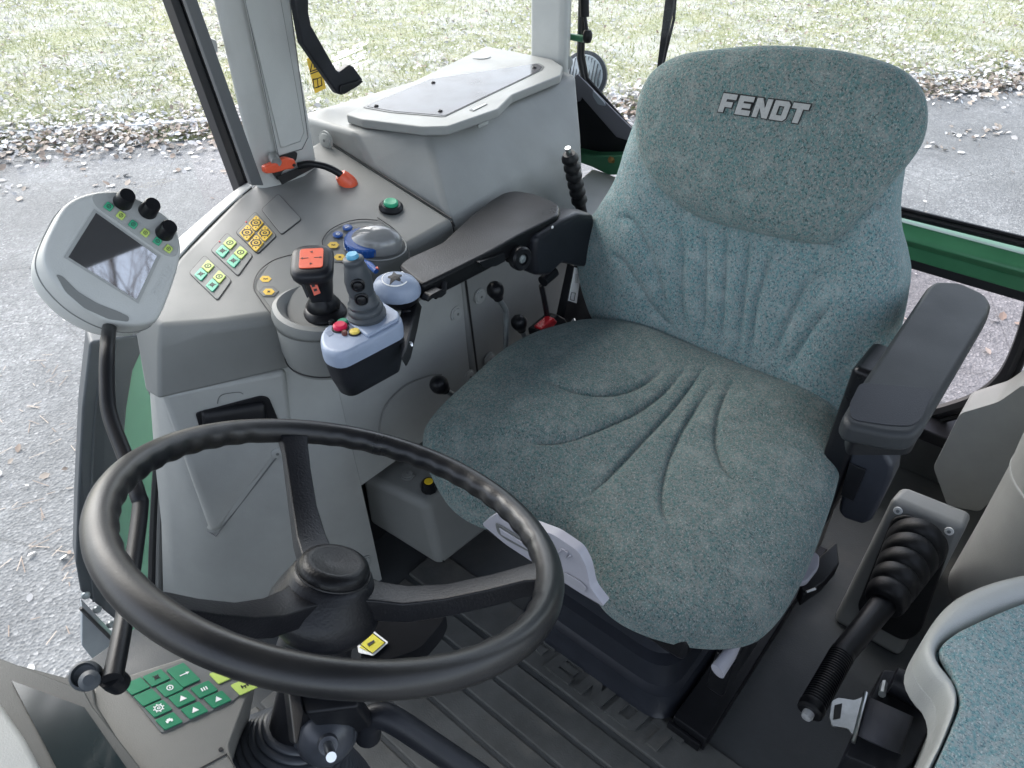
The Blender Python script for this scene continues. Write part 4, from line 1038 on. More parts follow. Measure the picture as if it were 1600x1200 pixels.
# right armrest
RA = .70
def zr(x, y, z=RA): return Pz(600 + x / 3, 250 + y / 3, z)
ra_ = [(62, 492), (110, 455), (270, 385), (400, 262), (500, 185), (560, 150), (620, 140), (710, 155), (800, 192), (826, 215), (820, 258), (640, 350), (500, 430), (330, 515), (180, 588), (145, 560)]
arm_r = prism('armrest', rounded([zr(x, y) for x, y in ra_], .012), (0, 0, -.032), M_LEATH, seat, bev=.0135, seg=5)
tube('front_piping', [zr(x, y, RA - .006) for x, y in ((84, 528), (110, 546), (140, 560))], .0026, M_WHITE, arm_r, seg=8)
tube('arm_welt', [zr(x, y, RA - .027) for x, y in ((172, 592), (330, 522), (500, 438), (660, 350), (824, 262))], .003, M_LEATH, arm_r, seg=6)
prism('arm_bracket', [Px(x, y, .300) for x, y in ((838, 372), (880, 345), (905, 333), (930, 335), (935, 420), (908, 418), (880, 412), (860, 432), (838, 432), (835, 400))], (.045, 0, 0), M_SOFT, arm_r, bev=.010, seg=3)
o = Px(817, 405, .296)
lathe('pivot_knob', [(0, 0), (.0205, 0), (.021, .012), (.018, .016), (.0105, .016), (.0105, .012), (0, .012)], o + V((.012, 0, 0)), (-1, .15, .1), M_BLACK, arm_r, seg=28)
lathe('knob_bolt', [(0, .010), (.009, .010), (.007, .014), (0, .015)], o + V((.012, 0, 0)), (-1, .15, .1), M_GALV, arm_r, seg=12)
tube('bracket_pin', [Px(795, 400, .33), Px(820, 395, .33)], .012, M_BLACK, arm_r, seg=12)
prism('release_tab', rounded([Px(x, y, .306) for x, y in ((748, 410), (772, 402), (788, 395), (790, 408), (775, 416), (756, 418))], .003), (.02, 0, 0), M_BLACK, arm_r, bev=.003)
prism('pin_tag', [Px(x, y, .32) for x, y in ((803, 384), (826, 373), (826, 380), (808, 390))], (.01, 0, 0), M_WHITE, arm_r, bev=.001)
lathe('rivet', [(0, 0), (.003, 0), (.002, .0015), (0, .002)], Px(863, 355, .300), (-1, 0, 0), M_WHITE, arm_r, seg=10)
tube('clamp', [Px(848, 440, .33), Px(866, 424, .33)], .011, M_BLACK, arm_r, seg=14)
tube('front_peg', [Px(694, 440, .315), Px(692, 455, .31), Px(680, 464, .305)], [.005, .006, .004], M_BLACK, arm_r, seg=10)
prism('peg_handle', rounded([Px(x, y, .300) for x, y in ((668, 470), (673, 461), (690, 452), (698, 458), (690, 465), (676, 466), (669, 472))], .003), (.014, 0, 0), M_BLACK, arm_r, bev=.002)

# seat belt on the right side of the seat
sbelt = empty('belt_buckle', Px(860, 510, .33), 'black seat belt buckle with red release beside the cushion', 'seat belt')
tube('stalk', spline([Px(846, 446, .335), Px(850, 465, .335), Px(853, 482, .335), Px(856, 500, .335)], 4), .0055, M_BLACK, sbelt, seg=8)
ba = Px(852, 523, .32); bb = Px(888, 507, .32)
prism('housing', [Px(x, y, .318) for x, y in ((842, 518), (873, 492), (884, 498), (890, 512), (850, 530), (844, 528))], (.03, 0, -.004), M_BLACK, sbelt, bev=.004)
prism('release_button', [Px(x, y, .316) for x, y in ((846, 514), (866, 497), (872, 503), (858, 520), (848, 520))], (.02, 0, 0), M_RED, sbelt, bev=.003)
lb_ = empty('belt_strap', Px(905, 470, .34), 'black seat belt strap with white care label beside the backrest', 'seat belt')
prism('strap', [Px(x, y, .335) for x, y in ((898, 415), (930, 420), (950, 505), (898, 515), (880, 498))], (.02, 0, 0), M_BLACK, lb_, bev=.003)
prism('label', [Px(x, y, .333) for x, y in ((898, 418), (909, 420), (901, 474), (888, 470))], (.001, 0, 0), M_WHITE, lb_, bev=0)
tube('label_mark', [Px(x, y, .332) for x, y in ((891, 468), (893, 457), (899, 458), (897, 470), (891, 468))], .0007, M_INK, lb_, seg=4)
for k in range(3): tube('label_mark', [Px(900 + k * 1.8, 428, .332), Px(898.5 + k * 1.8, 442, .332)], .0005, mat('grey_ink', (.3, .3, .3), .6), lb_, seg=4)
lathe('bolt', [(0, 0), (.010, 0), (.010, .01), (.006, .013), (0, .013)], Px(892, 505, .34), (-.4, .3, 1), M_STEEL, lb_, seg=6)
# ================================================================== steering wheel
WT = math.radians(26)
WO = V((.0, .790, .742)); WN = V((0, -math.sin(WT), math.cos(WT))); WU = V((1, 0, 0)); WV = V((0, math.cos(WT), math.sin(WT)))
sw = empty('steering_wheel', WO - WN * .10, 'black three spoke steering wheel with worn shiny rim', 'steering wheel')
def rimmat():
    m = bpy.data.materials.new('worn_rim'); m.use_nodes = True; nt = m.node_tree; b = nt.nodes['Principled BSDF']
    L, tc, noise, ramp, mix = _tools(nt)
    w = ramp(noise(9, 5), [(.42, (0, 0, 0)), (.62, (1, 1, 1))])
    L(mix(w, (.008, .0085, .010), (.018, .0175, .017)), b.inputs['Base Color'])
    rr = nt.nodes.new('ShaderNodeMapRange'); L(noise(7, 6), rr.inputs['Value']); rr.inputs['From Min'].default_value = .35; rr.inputs['From Max'].default_value = .65; rr.inputs['To Min'].default_value = .27; rr.inputs['To Max'].default_value = .42
    L(rr.outputs[0], b.inputs['Roughness'])
    bp = nt.nodes.new('ShaderNodeBump'); bp.inputs['Strength'].default_value = .15; bp.inputs['Distance'].default_value = .001; L(noise(500, 3), bp.inputs['Height']); L(bp.outputs['Normal'], b.inputs['Normal'])
    return m
M_RIM = rimmat()
RR, rr0 = .1968, .0134
spk = [98, 218, 338]
vs_, fs_ = [], []
NA, NB = 240, 20
for i in range(NA):
    a = 2 * math.pi * i / NA; d = WU * math.cos(a) + WV * math.sin(a)
    near = min(abs(((math.degrees(a) - s + 180) % 360) - 180) for s in spk)
    amp = .0022 * max(0, min(1, (near - 8) / 6))
    for k in range(NB):
        b = 2 * math.pi * k / NB
        inner = max(0, math.cos(b - math.radians(200)))    # inner-lower side carries finger waves
        r = rr0 + .0006 - amp * inner ** 1.5 * (.5 + .5 * math.cos(a * 46))
        vs_.append(WO + d * (RR + r * math.cos(b)) + WN * r * .96 * math.sin(b))
for i in range(NA):
    for k in range(NB):
        j, l = (i + 1) % NA, (k + 1) % NB; fs_.append([i * NB + k, j * NB + k, j * NB + l, i * NB + l])
mk('rim', vs_, fs_, M_RIM, sw)
HB = .072          # dish depth
M_SPK = mat('grained_spoke', (.008, .0085, .011), .34, spec=.3, noise=.2, nscale=30, bump=.4, bscale=420)
for s in spk:
    a = math.radians(s); d = WU * math.cos(a) + WV * math.sin(a); t = WN.cross(d)
    rings = []
    for (r, h, w, th) in ((.020, -HB, .024, .012), (.045, -HB + .001, .0165, .0115), (.075, -HB + .006, .0155, .0105), (.11, -HB * .72, .0132, .0098), (.15, -HB * .40, .0130, .0094), (.176, -HB * .16, .0138, .009), (.190, -.004, .0165, .0085)):
        c = WO + d * r + WN * h
        up = (WN - d * .45).normalized() if r > .06 else WN
        rings.append(rounded([c + t * -w + up * th, c + t * w + up * th, c + t * w * .82 - up * th * 1.2, c - t * w * .82 - up * th * 1.2], .0022, 3))
    loft('spoke', rings, M_SPK, sw, ang=60)
HO = WO - WN * HB
lathe('hub', [(0, -.046), (.034, -.046), (.046, -.036), (.053, -.024), (.053, -.014), (.049, -.004), (.043, .008), (.0385, .018), (.034, .023), (0, .023)], HO, WN, M_SPK, sw, seg=48, ang=50)
lathe('hub_cap', [(.0335, .021), (.034, .026), (.0315, .031), (.0255, .034), (.022, .0335), (.012, .0322), (0, .0318)], HO, WN, M_LEATH, sw, seg=48, ang=50)
tube('cap_joint', [HO + (WU * math.cos(a) + WV * math.sin(a)) * .0345 + WN * .0225 for a in [k * 2 * math.pi / 48 for k in range(48)]], .001, M_INK, sw, seg=5, closed=True)

# ================================================================== steering column below the wheel
sc2 = empty('steering_column', (0, .92, .3), 'black steering column with ribbed rubber boots under the wheel', 'column')
tube('shaft_cover', [HO - WN * .045, HO - WN * .085], [.034, .038], M_BLACK, sc2, seg=28)
tube('column_tube', [HO - WN * .08, HO - WN * .22], .026, M_BLACK, sc2, seg=20)
cb = Pd(500, 1095, .56)
# clamp housing
u2, v2, n2 = frame(WN, u=(1, .15, 0))
def CQ(x, y, z): return Pz(x, y, z)
prism('clamp_housing', [Pz(x, y, .60) for x, y in ((452, 1062), (560, 1080), (560, 1105), (475, 1116))], V((.01, -.02, -.10)), M_BLACK, sc2, bev=.004)
prism('clamp_plate', [Pz(x, y, .603) for x, y in ((450, 1078), (468, 1072), (476, 1114), (466, 1165), (460, 1162))], V((.012, .0, -.012)), M_BLACK, sc2, bev=.002)
# ribbed rod boot, axis pointing up towards the camera side
bo2 = Pz(512, 1140, .55); bax = V((-.12, .10, 1)).normalized()
bo2a = Pz(505, 1135, .52); tip = Pz(520, 1192, .585); bax = (tip - bo2a).normalized(); Lb = (tip - bo2a).length
prof2 = [(.0, 0), (.034, 0), (.037, .006), (.034, .012), (.031, .013), (.033, .019), (.030, .026), (.027, .027), (.028, .033), (.024, .041), (.017, .046), (.010, .050), (.009, .056), (0, .056)]
lathe('rod_boot', prof2, bo2a, bax, M_BOOT, sc2, seg=40, ang=50)
tube('rod', [bo2a + bax * .05, bo2a + bax * .085], .0048, M_STEEL, sc2, seg=14)
# big concertina boot below
rings = []
for i in range(17):
    t = i / 16; c = HO - WN * (.27 - .10 * t); w = .118 - .086 * t
    for dh, e in ((0, -.002), (.0022, .0030), (.0045, .0025), (.006, -.0015)):
        rings.append([c + WN * dh + WU * math.cos(a) * (w + e) + WV * math.sin(a) * (w + e) * .92 for a in [k * 2 * math.pi / 44 for k in range(44)]])
loft('concertina_boot', rings, M_BOOT, sc2, ang=70)
# thick stalk to the right
stalk = spline([Pz(575, 1150, .50), Pz(577, 1128, .525), Pz(592, 1118, .535), Pz(620, 1128, .53), Pz(680, 1168, .50), Pz(760, 1222, .46)], 6)
tube('stalk', stalk, .0135, M_SOFT, sc2, seg=18)
# hood below the hub carrying the yellow sticker
prism('side_hood', rounded([Pz(x, y, .50) for x, y in ((560, 985), (590, 965), (700, 950), (690, 975), (655, 1015), (610, 1030), (565, 1040))], .01), (0, 0, -.03), M_MATT, sc2, bev=.006)
def sk(x, y, d=0): return Pz(x, y, .503 + d)
prism('sticker', rounded([sk(578, 982), sk(607, 1004), sk(583, 1025), sk(560, 1020), sk(558, 1003)], .002), (0, 0, .0008), M_WHITE, sc2, bev=0)
prism('sticker_face', [sk(578, 986, .001), sk(602, 1004, .001), sk(582, 1021, .001), sk(562, 1012, .001)], (0, 0, .0006), M_YEL2, sc2, bev=0)
prism('pictogram', [sk(574, 1006, .002), sk(584, 1000, .002), sk(586, 1003, .002), sk(576, 1010, .002)], (0, 0, .0004), M_INK, sc2, bev=0)
tube('sticker_line', [sk(578, 986, .0018), sk(602, 1004, .0018), sk(582, 1021, .0018), sk(562, 1006, .0018), sk(578, 986, .0018)], .0006, M_INK, sc2, seg=4)

# ================================================================== dashboard with display and keypad
da = empty('dashboard', (.1, 1.0, .3), 'taupe grey dashboard with recessed display and green keypad', 'dashboard')
M_DASH = mat('taupe_plastic', (.17, .168, .155), .5, noise=.06, nscale=12, bump=.25, bscale=900, rvar=.06)
M_DASHD = mat('dark_taupe_plastic', (.065, .067, .064), .45, noise=.08, nscale=12, bump=.25, bscale=900)
kx = V((-.75, -.05, .0)).normalized()
d_a, d_b, d_c = Pz(225, 1075, .605), Pz(265, 1130, .602), Pz(330, 1060, .585)
dpl = plane3(d_a, d_b, d_c)
def dk(x, y, h=0): return Pp(x, y, (dpl[0] + dpl[1] * h, dpl[1]))
dn = dpl[1]
face = [(146, 1072), (290, 1026), (402, 1060), (385, 1092), (358, 1165), (372, 1215), (380, 1330), (240, 1330), (150, 1120)]
prism('housing', rounded([dk(x, y) for x, y in face], .004), dn * -.10, M_DASH, da, bev=.003)
rim = [(-60, 990), (0, 1030), (146, 1068), (152, 1100), (240, 1240), (300, 1340), (-60, 1340)]
prism('display_housing', [dk(x, y, .006) for x, y in rim], dn * -.09, M_DASHD, da, bev=.003)
prism('display_frame', [dk(x, y, .0065) for x, y in ((-40, 1016), (132, 1082), (143, 1104), (218, 1200), (280, 1300), (-40, 1320))], dn * .003, M_FRM2, da, bev=.002)
prism('display', [dk(x, y, .0105) for x, y in ((18, 1064), (132, 1106), (208, 1215), (240, 1280), (140, 1300))], dn * .0006, M_LCD, da, bev=0)
prism('pad_edge', [dk(x, y, .022) for x, y in ((-60, 1075), (0, 1092), (40, 1150), (75, 1215), (60, 1320), (-60, 1320))], dn * -.02, M_LIGHT, da, bev=.006, seg=3)
def kz(x, y): return (x / 3.43, 850 + y / 3.43)
kpad = prism('keypad', rounded([dk(*kz(x, y), .0004) for x, y in ((650, 750), (990, 628), (1290, 690), (1360, 745), (1240, 850), (865, 1015))], .002), dn * .0008, M_DARKG, da, bev=0)
def keyp(c, m, sx=1.0, ic=None, im=M_WHITE, big=1.0):
    o = dk(*kz(*c), .0014)
    ax = (dk(*kz(c[0] + 30, c[1] + 30), .0014) - dk(*kz(c[0] - 30, c[1] - 30), .0014)) * .44   # down-right pitch
    ay = (dk(*kz(c[0] + 56, c[1] - 25), .0014) - dk(*kz(c[0] - 56, c[1] + 25), .0014)) * .44
    k = prism('key', rounded([o - ax * big - ay * sx, o + ax * big - ay * sx, o + ax * big + ay * sx, o - ax * big + ay * sx], .0012, 2), dn * .0014, m, kpad, bev=.0004)
    if ic:
        s = min(ax.length, ay.length) * 1.45; u = -ax.normalized() * -1; v = dn.cross(u)
        mk('pictogram', *join_vf(*icon(o + dn * .0015, ay.normalized(), dn.cross(ay.normalized()), dn, ic, s, k)), im, kpad, smooth=False)
keyp((730, 765), M_KEYG); keyp((790, 825), M_KEYG); keyp((850, 885), M_KEYG, ic='gear'); keyp((906, 952), M_KEYG, ic='car')
keyp((838, 720), M_KEYG, ic='cross', im=M_INK); keyp((910, 776), M_KEYG, ic='ring'); keyp((976, 832), M_KEYG, ic='tri'); keyp((1042, 894), M_KEYG, ic='tri')
keyp((982, 705), M_KEYG, sx=.95, big=1.75, ic='arrow'); keyp((1094, 782), M_KEYG, ic='bars'); keyp((1166, 836), M_KEYG, ic='tri')
keyp((1195, 705), M_LIME); keyp((1310, 765), M_LIME, ic='axle', im=M_INK)
lathe('screw', [(0, 0), (.0022, 0), (.0018, .0008), (0, .0008)], dk(345, 1171, .0006), dn, M_INK, da, seg=10)
tube('panel_joint', [dk(x, y, .0006) for x, y in ((290, 1213), (354, 1178), (368, 1200), (380, 1230))], .0006, M_INK, da, seg=4)

# ================================================================== display terminal on its bent post
tm = empty('display_terminal', Pz(172, 1058, .60), 'pale grey oval display terminal with three black knobs on bent black post', 'terminal')
TD = .94
tc_ = Pd(165, 415, TD)
tn = (CAM - tc_).normalized(); tn = (tn + V((.0, -.06, .055))).normalized()
tpl = (tc_, tn)
def tp(x, y, h=0): return Pp(x, y, (tc_ + tn * h, tn))
front = [(105, 318), (140, 302), (185, 299), (230, 318), (268, 345), (282, 380), (280, 410), (268, 450), (252, 490), (238, 505), (205, 510), (165, 502), (120, 478), (85, 445), (68, 415), (68, 388), (84, 350)]
fr3 = resample(spline([tp(x, y) for x, y in front], 8, True), 110); fc = sum(fr3, V((0, 0, 0))) / len(fr3)
back_sh = V((-.0, .0, 0))
bdir = (tp(135, 440) - tp(165, 415)) * 1.0     # the deep body shows below and to the left
def tring(sc__, h, sh=0): return [fc + (p - fc) * sc__ + tn * h + bdir * sh for p in fr3]
loft('housing', [tring(.45, -.075, .9), tring(.80, -.072, .9), tring(.955, -.060, .85), tring(1.0, -.044, .65), tring(1.012, -.024, .35)], M_PALE, tm, ang=70)
tube('housing_joint', tring(1.010, -.0225, .32), .0012, M_CONS, tm, seg=5, closed=True)
loft('bezel', [tring(1.010, -.0215, .31), tring(1.010, -.010, .12), tring(1.0, -.003, .03), tring(.985, .001, 0), tring(.955, .0025, 0), tring(.9, .0025, 0)], M_PALE, tm, ang=70)
knob_f = [(142, 303), (186, 300), (232, 320), (268, 346), (280, 378), (276, 402), (258, 400), (148, 322)]
prism('knob_field', rounded([tp(x, y, .0022) for x, y in knob_f], .010), tn * .0012, M_LIGHT, tm, bev=.0006)
scr = [(150, 333), (245, 400), (213, 468), (107, 402)]
sc3 = [tp(x, y, .0026) for x, y in scr]; scc = sum(sc3, V((0, 0, 0))) / 4
prism('screen_frame', [scc + (p - scc) * 1.10 for p in sc3], tn * .0008, M_LIGHT, tm, bev=0)
prism('screen', [p + tn * .0009 for p in sc3], tn * .0008, M_SCREEN, tm, bev=0)
for x, y in ((195, 313), (234, 327), (260, 361)):
    o = tp(x - 3, y + 3, .003)
    lathe('knob', [(0, 0), (.0102, 0), (.0096, .003), (.0088, .017), (.0078, .019), (0, .019)], o, (tn + V((.0, -.35, .25))).normalized(), M_BLACK, tm, seg=28)
for i, (x, y) in enumerate(((170, 323), (189, 337), (208, 351), (227, 364), (246, 377), (263, 389))):
    o = tp(x, y, .0034); u = (tp(x + 10, y + 7, .0034) - o).normalized(); v = tn.cross(u); w = .0041
    prism('button', [o + u * a * w + v * b * w for a, b in ((-1, -1), (1, -1), (1, .6), (.6, 1), (-1, 1))], tn * .003, M_TEAL if i % 2 == 0 else M_LIME, tm, bev=.001)
    mk('pictogram', *join_vf(*icon(o + tn * .003, u, v, tn, 'ring', .008, tm)), M_INK, tm, smooth=False)
slot = [(87, 428), (97, 431), (122, 456), (152, 474), (186, 487), (202, 495), (201, 503), (170, 499), (132, 482), (102, 456)]
prism('grip_slot', rounded([tp(x, y, .0026) for x, y in slot], .004), tn * .0006, M_CONS, tm, bev=0)  # flat darker piece; its colour paints the shade inside the grip recess
to = tp(255, 436, .0027); tu = (tp(267, 418, .0027) - tp(246, 456, .0027)).normalized()
mk('lettering', *block_vf('FENDT', to, tu, tn.cross(tu), tn, .044, .0085, .0005), M_PALE, tm, smooth=False)
# post
post = [tp(172, 505, -.03)]
pp = [(168, 540, .90), (167, 600, .875), (172, 650, .86), (196, 715, .835), (216, 775, .81), (219, 795, .805), (205, 900, .755), (190, 990, .705), (176, 1062, .675)]
post += [Pd(x, y, d) for x, y, d in pp]
tube('post', spline(post, 5), .0076, M_BLACK, tm, seg=16)
fo = Pd(150, 1068, .69)
lathe('post_foot', [(0, -.010), (.011, -.010), (.0112, .0), (.0104, .008), (.0088, .010), (.0075, .005), (0, .003)], Pd(134, 1056, .69), V((-.5, .1, .8)), M_SLATE, tm, seg=28)
lathe('foot_nut', [(0, 0), (.007, 0), (.0075, .007), (.004, .010), (0, .010)], Pd(142, 1064, .675), V((-.5, .1, .8)), M_SLATE, tm, seg=16)
lathe('post_collar', [(0, -.010), (.0086, -.010), (.0092, 0), (.0086, .008), (0, .008)], Pd(178, 1062, .685), (-.1, .2, 1), M_BLACK, tm, seg=20)
# ================================================================== drive lever (orange topped)
dl = empty('drive_lever', bo + V((0, 0, .05)), 'black drive lever grip with orange arrow label on top', 'lever')
b0 = bo + V((0, 0, .048))
lathe('boot', [(0, 0), (.044, 0), (.044, .006), (.038, .013), (.032, .016), (.034, .022), (.028, .031), (.025, .032), (.026, .037), (.020, .046), (.018, .050), (0, .050)], b0, (0, 0, 1), M_BLACK, dl, seg=40, ang=50)
gt = Pz(490, 404, .768)          # top of the grip
gbm = b0 + V((0, 0, .046))
ax_ = (gt - gbm); gu = V((.75, -.66, 0)); gu = (gu - ax_.normalized() * gu.dot(ax_.normalized())).normalized(); gv = ax_.normalized().cross(gu)
rings = []
for t, w, d, sh in ((0, .015, .016, 0), (.25, .017, .019, 0), (.5, .022, .022, .001), (.68, .030, .026, .002), (.80, .036, .029, .003), (.90, .037, .030, .003), (.965, .034, .028, .003), (1.0, .027, .022, .003)):
    c = gbm + ax_ * t + gv * sh
    rings.append(rounded([c - gu * w - gv * d, c + gu * w - gv * d, c + gu * w + gv * d, c - gu * w + gv * d], min(w, d) * .75, 5))
loft('grip', rings, M_SOFT, dl, ang=60)
an = ax_.normalized(); go = gbm + ax_ * 1.0 + gv * .003
prism('orange_label', rounded([go + gu * a * .0215 + gv * b * .0165 for a, b in ((-1, -1), (1, -1), (1, 1), (-1, 1))], .005), an * .0016, M_ORANGE, dl, bev=.0005)
L = []
for s in (-1, 1):
    L += icon(go + an * .0017 + gv * s * .008, gv * s, an.cross(gv * s), an, 'arrow', .014, dl)
    L += icon(go + an * .0019 + gu * s * .013, gu * s, an.cross(gu * s), an, 'tri', .007, dl)
mk('label_arrows', *join_vf(*L), M_INK, dl, smooth=False)
def dlp(x, y): 
    nn = (CAM - gt).normalized(); return Pp(x, y, (gbm + ax_ * .5 + nn * .034, nn))
prism('side_label', [dlp(x, y) for x, y in ((479, 432), (490, 430), (501, 458), (491, 462))], (CAM - gt).normalized() * .0012, M_ORANGE, dl, bev=.0002)
for k in range(3): prism('label_print', [dlp(x, y) + (CAM - gt).normalized() * .0013 for x, y in ((483 + k * 3.3, 439 + k * 6.5), (488 + k * 3.3, 437.5 + k * 6.5), (489.5 + k * 3.3, 441 + k * 6.5), (484.5 + k * 3.3, 442.5 + k * 6.5))], (CAM - gt).normalized() * .0004, M_INK, dl, bev=0)
prism('trigger', [dlp(x, y) for x, y in ((467, 437), (473, 436), (484, 462), (480, 466))], (CAM - gt).normalized() * .004, M_BLACK, dl, bev=.001)

# ================================================================== joystick control box on the armrest
jc = empty('joystick_box', Pz(575, 560, .60), 'blue grey topped joystick box with coloured push buttons before armrest', 'control box')
JZ = .700
def zj(x, y, z=JZ): return Pz(380 + x / 3.75, 300 + y / 3.75, z)
topo = [(448, 880), (452, 830), (480, 790), (600, 740), (740, 640), (800, 640), (925, 720), (935, 750), (925, 775), (740, 870), (590, 945), (540, 950), (470, 925)]
t3 = resample(rounded([zj(x, y) for x, y in topo], .008), 60); tcn = sum(t3, V((0, 0, 0))) / 60
def jr(s, dz): return [tcn + (p - tcn) * s + V((0, 0, dz)) for p in t3]
loft('top_shell', [jr(1.0, -.024), jr(1.005, -.010), jr(.99, -.003), jr(.95, 0), jr(.9, 0.0005)], M_GBLUE, jc, ang=60)
loft('lower_case', [jr(.70, -.085), jr(.80, -.082), jr(.93, -.055), jr(.995, -.0245)], M_SOFT, jc, ang=60)
prism('case_slot', [zj(x, y, .60) for x, y in ((585, 1075), (598, 1072), (618, 1120), (610, 1130))], (0, .002, 0), M_INK, jc, bev=0)
def btn(x, y, r, m, h=.005, collar=True):
    o = zj(x, y, JZ + .0005)
    if collar: lathe('button_collar', [(0, 0), (r * 1.25, 0), (r * 1.2, .002), (0, .002)], o, (0, 0, 1), M_INK, jc, seg=20)
    lathe('push_button', [(0, 0), (r, 0), (r, h * .7), (r * .75, h), (0, h)], o, (0, 0, 1), m, jc, seg=24)
btn(570, 800, .0098, M_MAG, .008); btn(585, 768, .0075, M_TEAL, .005); btn(655, 826, .0072, mat('soft_yellow', (.75, .58, .12), .4), .005); btn(520, 772, .004, M_BLACK, .006, False); btn(595, 835, .004, mat('dark_red', (.12, .03, .02), .3), .006, False)
prism('raised_step', rounded([zj(x, y, JZ) for x, y in ((600, 750), (740, 650), (800, 648), (915, 722), (915, 760), (730, 862), (700, 835), (640, 800))], .006), (0, 0, .006), M_GBLUE, jc, bev=.003, seg=3)
prism('indent', [zj(x, y, JZ + .0006) for x, y in ((480, 825), (510, 812), (530, 832), (502, 848))], (0, 0, .0006), mat('grey_blue_shade', (.20, .245, .33), .5), jc, bev=0)
# stick
so = zj(728, 730, JZ + .005); stp = Pz(551, 402, JZ + .100)
lathe('stick_boot', [(0, 0), (.0265, 0), (.0275, .006), (.024, .010), (.0255, .014), (.024, .018), (.0215, .020), (.0225, .025), (.019, .029), (.0185, .036), (.016, .040), (0, .040)], so, (stp - so), M_SLATE, jc, seg=36, ang=50)
sa = (stp - so); sl = sa.length; sa.normalize(); su = V((1, .2, 0)); su = (su - sa * su.dot(sa)).normalized(); sv = sa.cross(su)
rings = []
for t, w, d in ((.26, .015, .015), (.36, .0165, .0165), (.5, .0175, .019), (.65, .0178, .020), (.78, .0160, .017), (.86, .0150, .0155), (.89, .0135, .014), (.93, .0135, .014), (.95, .0145, .0145), (.985, .0135, .0135), (1.0, .011, .011)):
    c = so + sa * sl * t; rings.append([c + su * math.cos(a) * w + sv * math.sin(a) * d for a in [k * 2 * math.pi / 28 for k in range(28)]])
loft('stick', rings, M_SLATE, jc, ang=60)
lathe('cyan_button', [(0, 0), (.0085, 0), (.0085, .003), (.007, .0055), (0, .006)], stp, sa, M_CYAN, jc, seg=24)
nn = (CAM - stp).normalized(); nn = (nn - sa * nn.dot(sa)).normalized()
nn = (nn + su * .15).normalized()
for t in (.66, .43):
    o = so + sa * sl * t + nn * .0165
    lathe('thumb_button', [(0, 0), (.0095, 0), (.0095, .0035), (.0078, .0045), (.0062, .003), (.0062, .006), (.004, .0075), (0, .008)], o, nn, M_BLACK, jc, seg=24, ang=40)
# link that holds the box to the armrest
lk = [Pz(x, y, .668) for x, y in ((630, 470), (652, 466), (645, 500), (634, 545), (626, 560), (622, 500))]
prism('link_plate', lk, (-.01, 0, -.012), M_BLACK, jc, bev=.002)
for x, y in ((633, 511), (641, 538)):
    lathe('link_bolt', [(0, 0), (.0045, 0), (.0045, .004), (0, .005)], Pz(x, y, .66), (-.5, .5, .4), M_STEEL, jc, seg=8)
tube('link_joint', [Pz(636, 486, .665), Pz(634, 500, .655)], .009, M_BLACK, jc, seg=12)

# ================================================================== domed travel knob at the armrest's tip
tk = empty('domed_knob', Pz(620, 470, .68), 'blue grey domed knob with star emblem at the armrest tip', 'knob')
ko = Pz(620, 457, .688); kax = V((-.12, .1, 1)).normalized(); ku, kv, kn = frame(kax, u=(.6, -.8, 0))
def kdome(prof, m, name):
    vs_, fs = [], []; seg = 40
    for r, h in prof:
        for i in range(seg):
            a = 2 * math.pi * i / seg; vs_.append(ko + ku * math.cos(a) * r * .90 + kv * math.sin(a) * r * 1.12 + kn * h)
    for k in range(len(prof) - 1):
        for i in range(seg):
            j = (i + 1) % seg; fs.append([k * seg + i, k * seg + j, (k + 1) * seg + j, (k + 1) * seg + i])
    fs.append(list(range(seg))); fs.append([(len(prof) - 1) * seg + i for i in range(seg)])
    return mk(name, vs_, fs, m, tk)
kdome([(.033, .0005), (.0335, .004), (.032, .012), (.028, .020), (.021, .0255), (.012, .0285), (.004, .0295)], M_GBLUE, 'dome')
kdome([(.016, -.024), (.024, -.018), (.030, -.010), (.0325, 0)], M_BLACK, 'base')
L = []
for k in range(5):
    a = k * 2 * math.pi / 5 + .3; a1 = a + .62; a2 = a - .62; c = ko + kn * .0296
    f = lambda a, r: c + ku * math.cos(a) * r + kv * math.sin(a) * r - kn * (r / .03) ** 2 * .0105 + kn * .0006
    L.append(prism_vf([f(a, .017), f(a1, .0068), f(a + math.pi, .001), f(a2, .0068)], kn * .0004))
mk('emblem', *join_vf(*L), M_INK, tk, smooth=False)
tube('emblem_ring', [ko + kn * (.0296 - (.0185 / .03) ** 2 * .0105 + .0006) + ku * math.cos(a) * .0185 * .95 + kv * math.sin(a) * .0185 * 1.05 for a in [math.pi * .2 + k * math.pi * 1.2 / 20 for k in range(21)]], .0011, M_WHITE, tk, seg=5)

# ================================================================== ball levers beside the seat
def ball_lever(px, py, x, pts, label, r=.0165):
    h = Px(px, py, x); t = empty('ball_lever', V((x, h.y, .25)), label, 'lever', 'ball levers beside the seat')
    path = spline([h] + [Px(a, b, x) for a, b in pts] , 5); path.append(V((x + .02, path[-1].y - .01, .20)))
    ax = (h - path[2]).normalized()
    lathe('ball', [(0, -r * 1.45), (r * .55, -r * 1.4), (r * .62, -r * 1.0), (r * .88, -r * .5), (r, 0), (r * .9, r * .45), (r * .62, r * .8), (r * .3, r * .96), (0, r)], h, ax, M_BLACK, t, seg=28)
    tube('rod', path, .0055, M_GALV, t, seg=12)
    return t
ball_lever(774, 453, .36, [(780, 468), (790, 485), (791, 510), (790, 560)], 'black ball lever on tall steel rod against the grey wall panel')
ball_lever(811, 504, .36, [(818, 522), (826, 536), (834, 560)], 'black ball lever between the tall lever and the red buckle')
ball_lever(686, 601, .36, [(700, 612), (716, 622), (740, 640)], 'black ball lever near cushion edge before the joystick box', .0175)

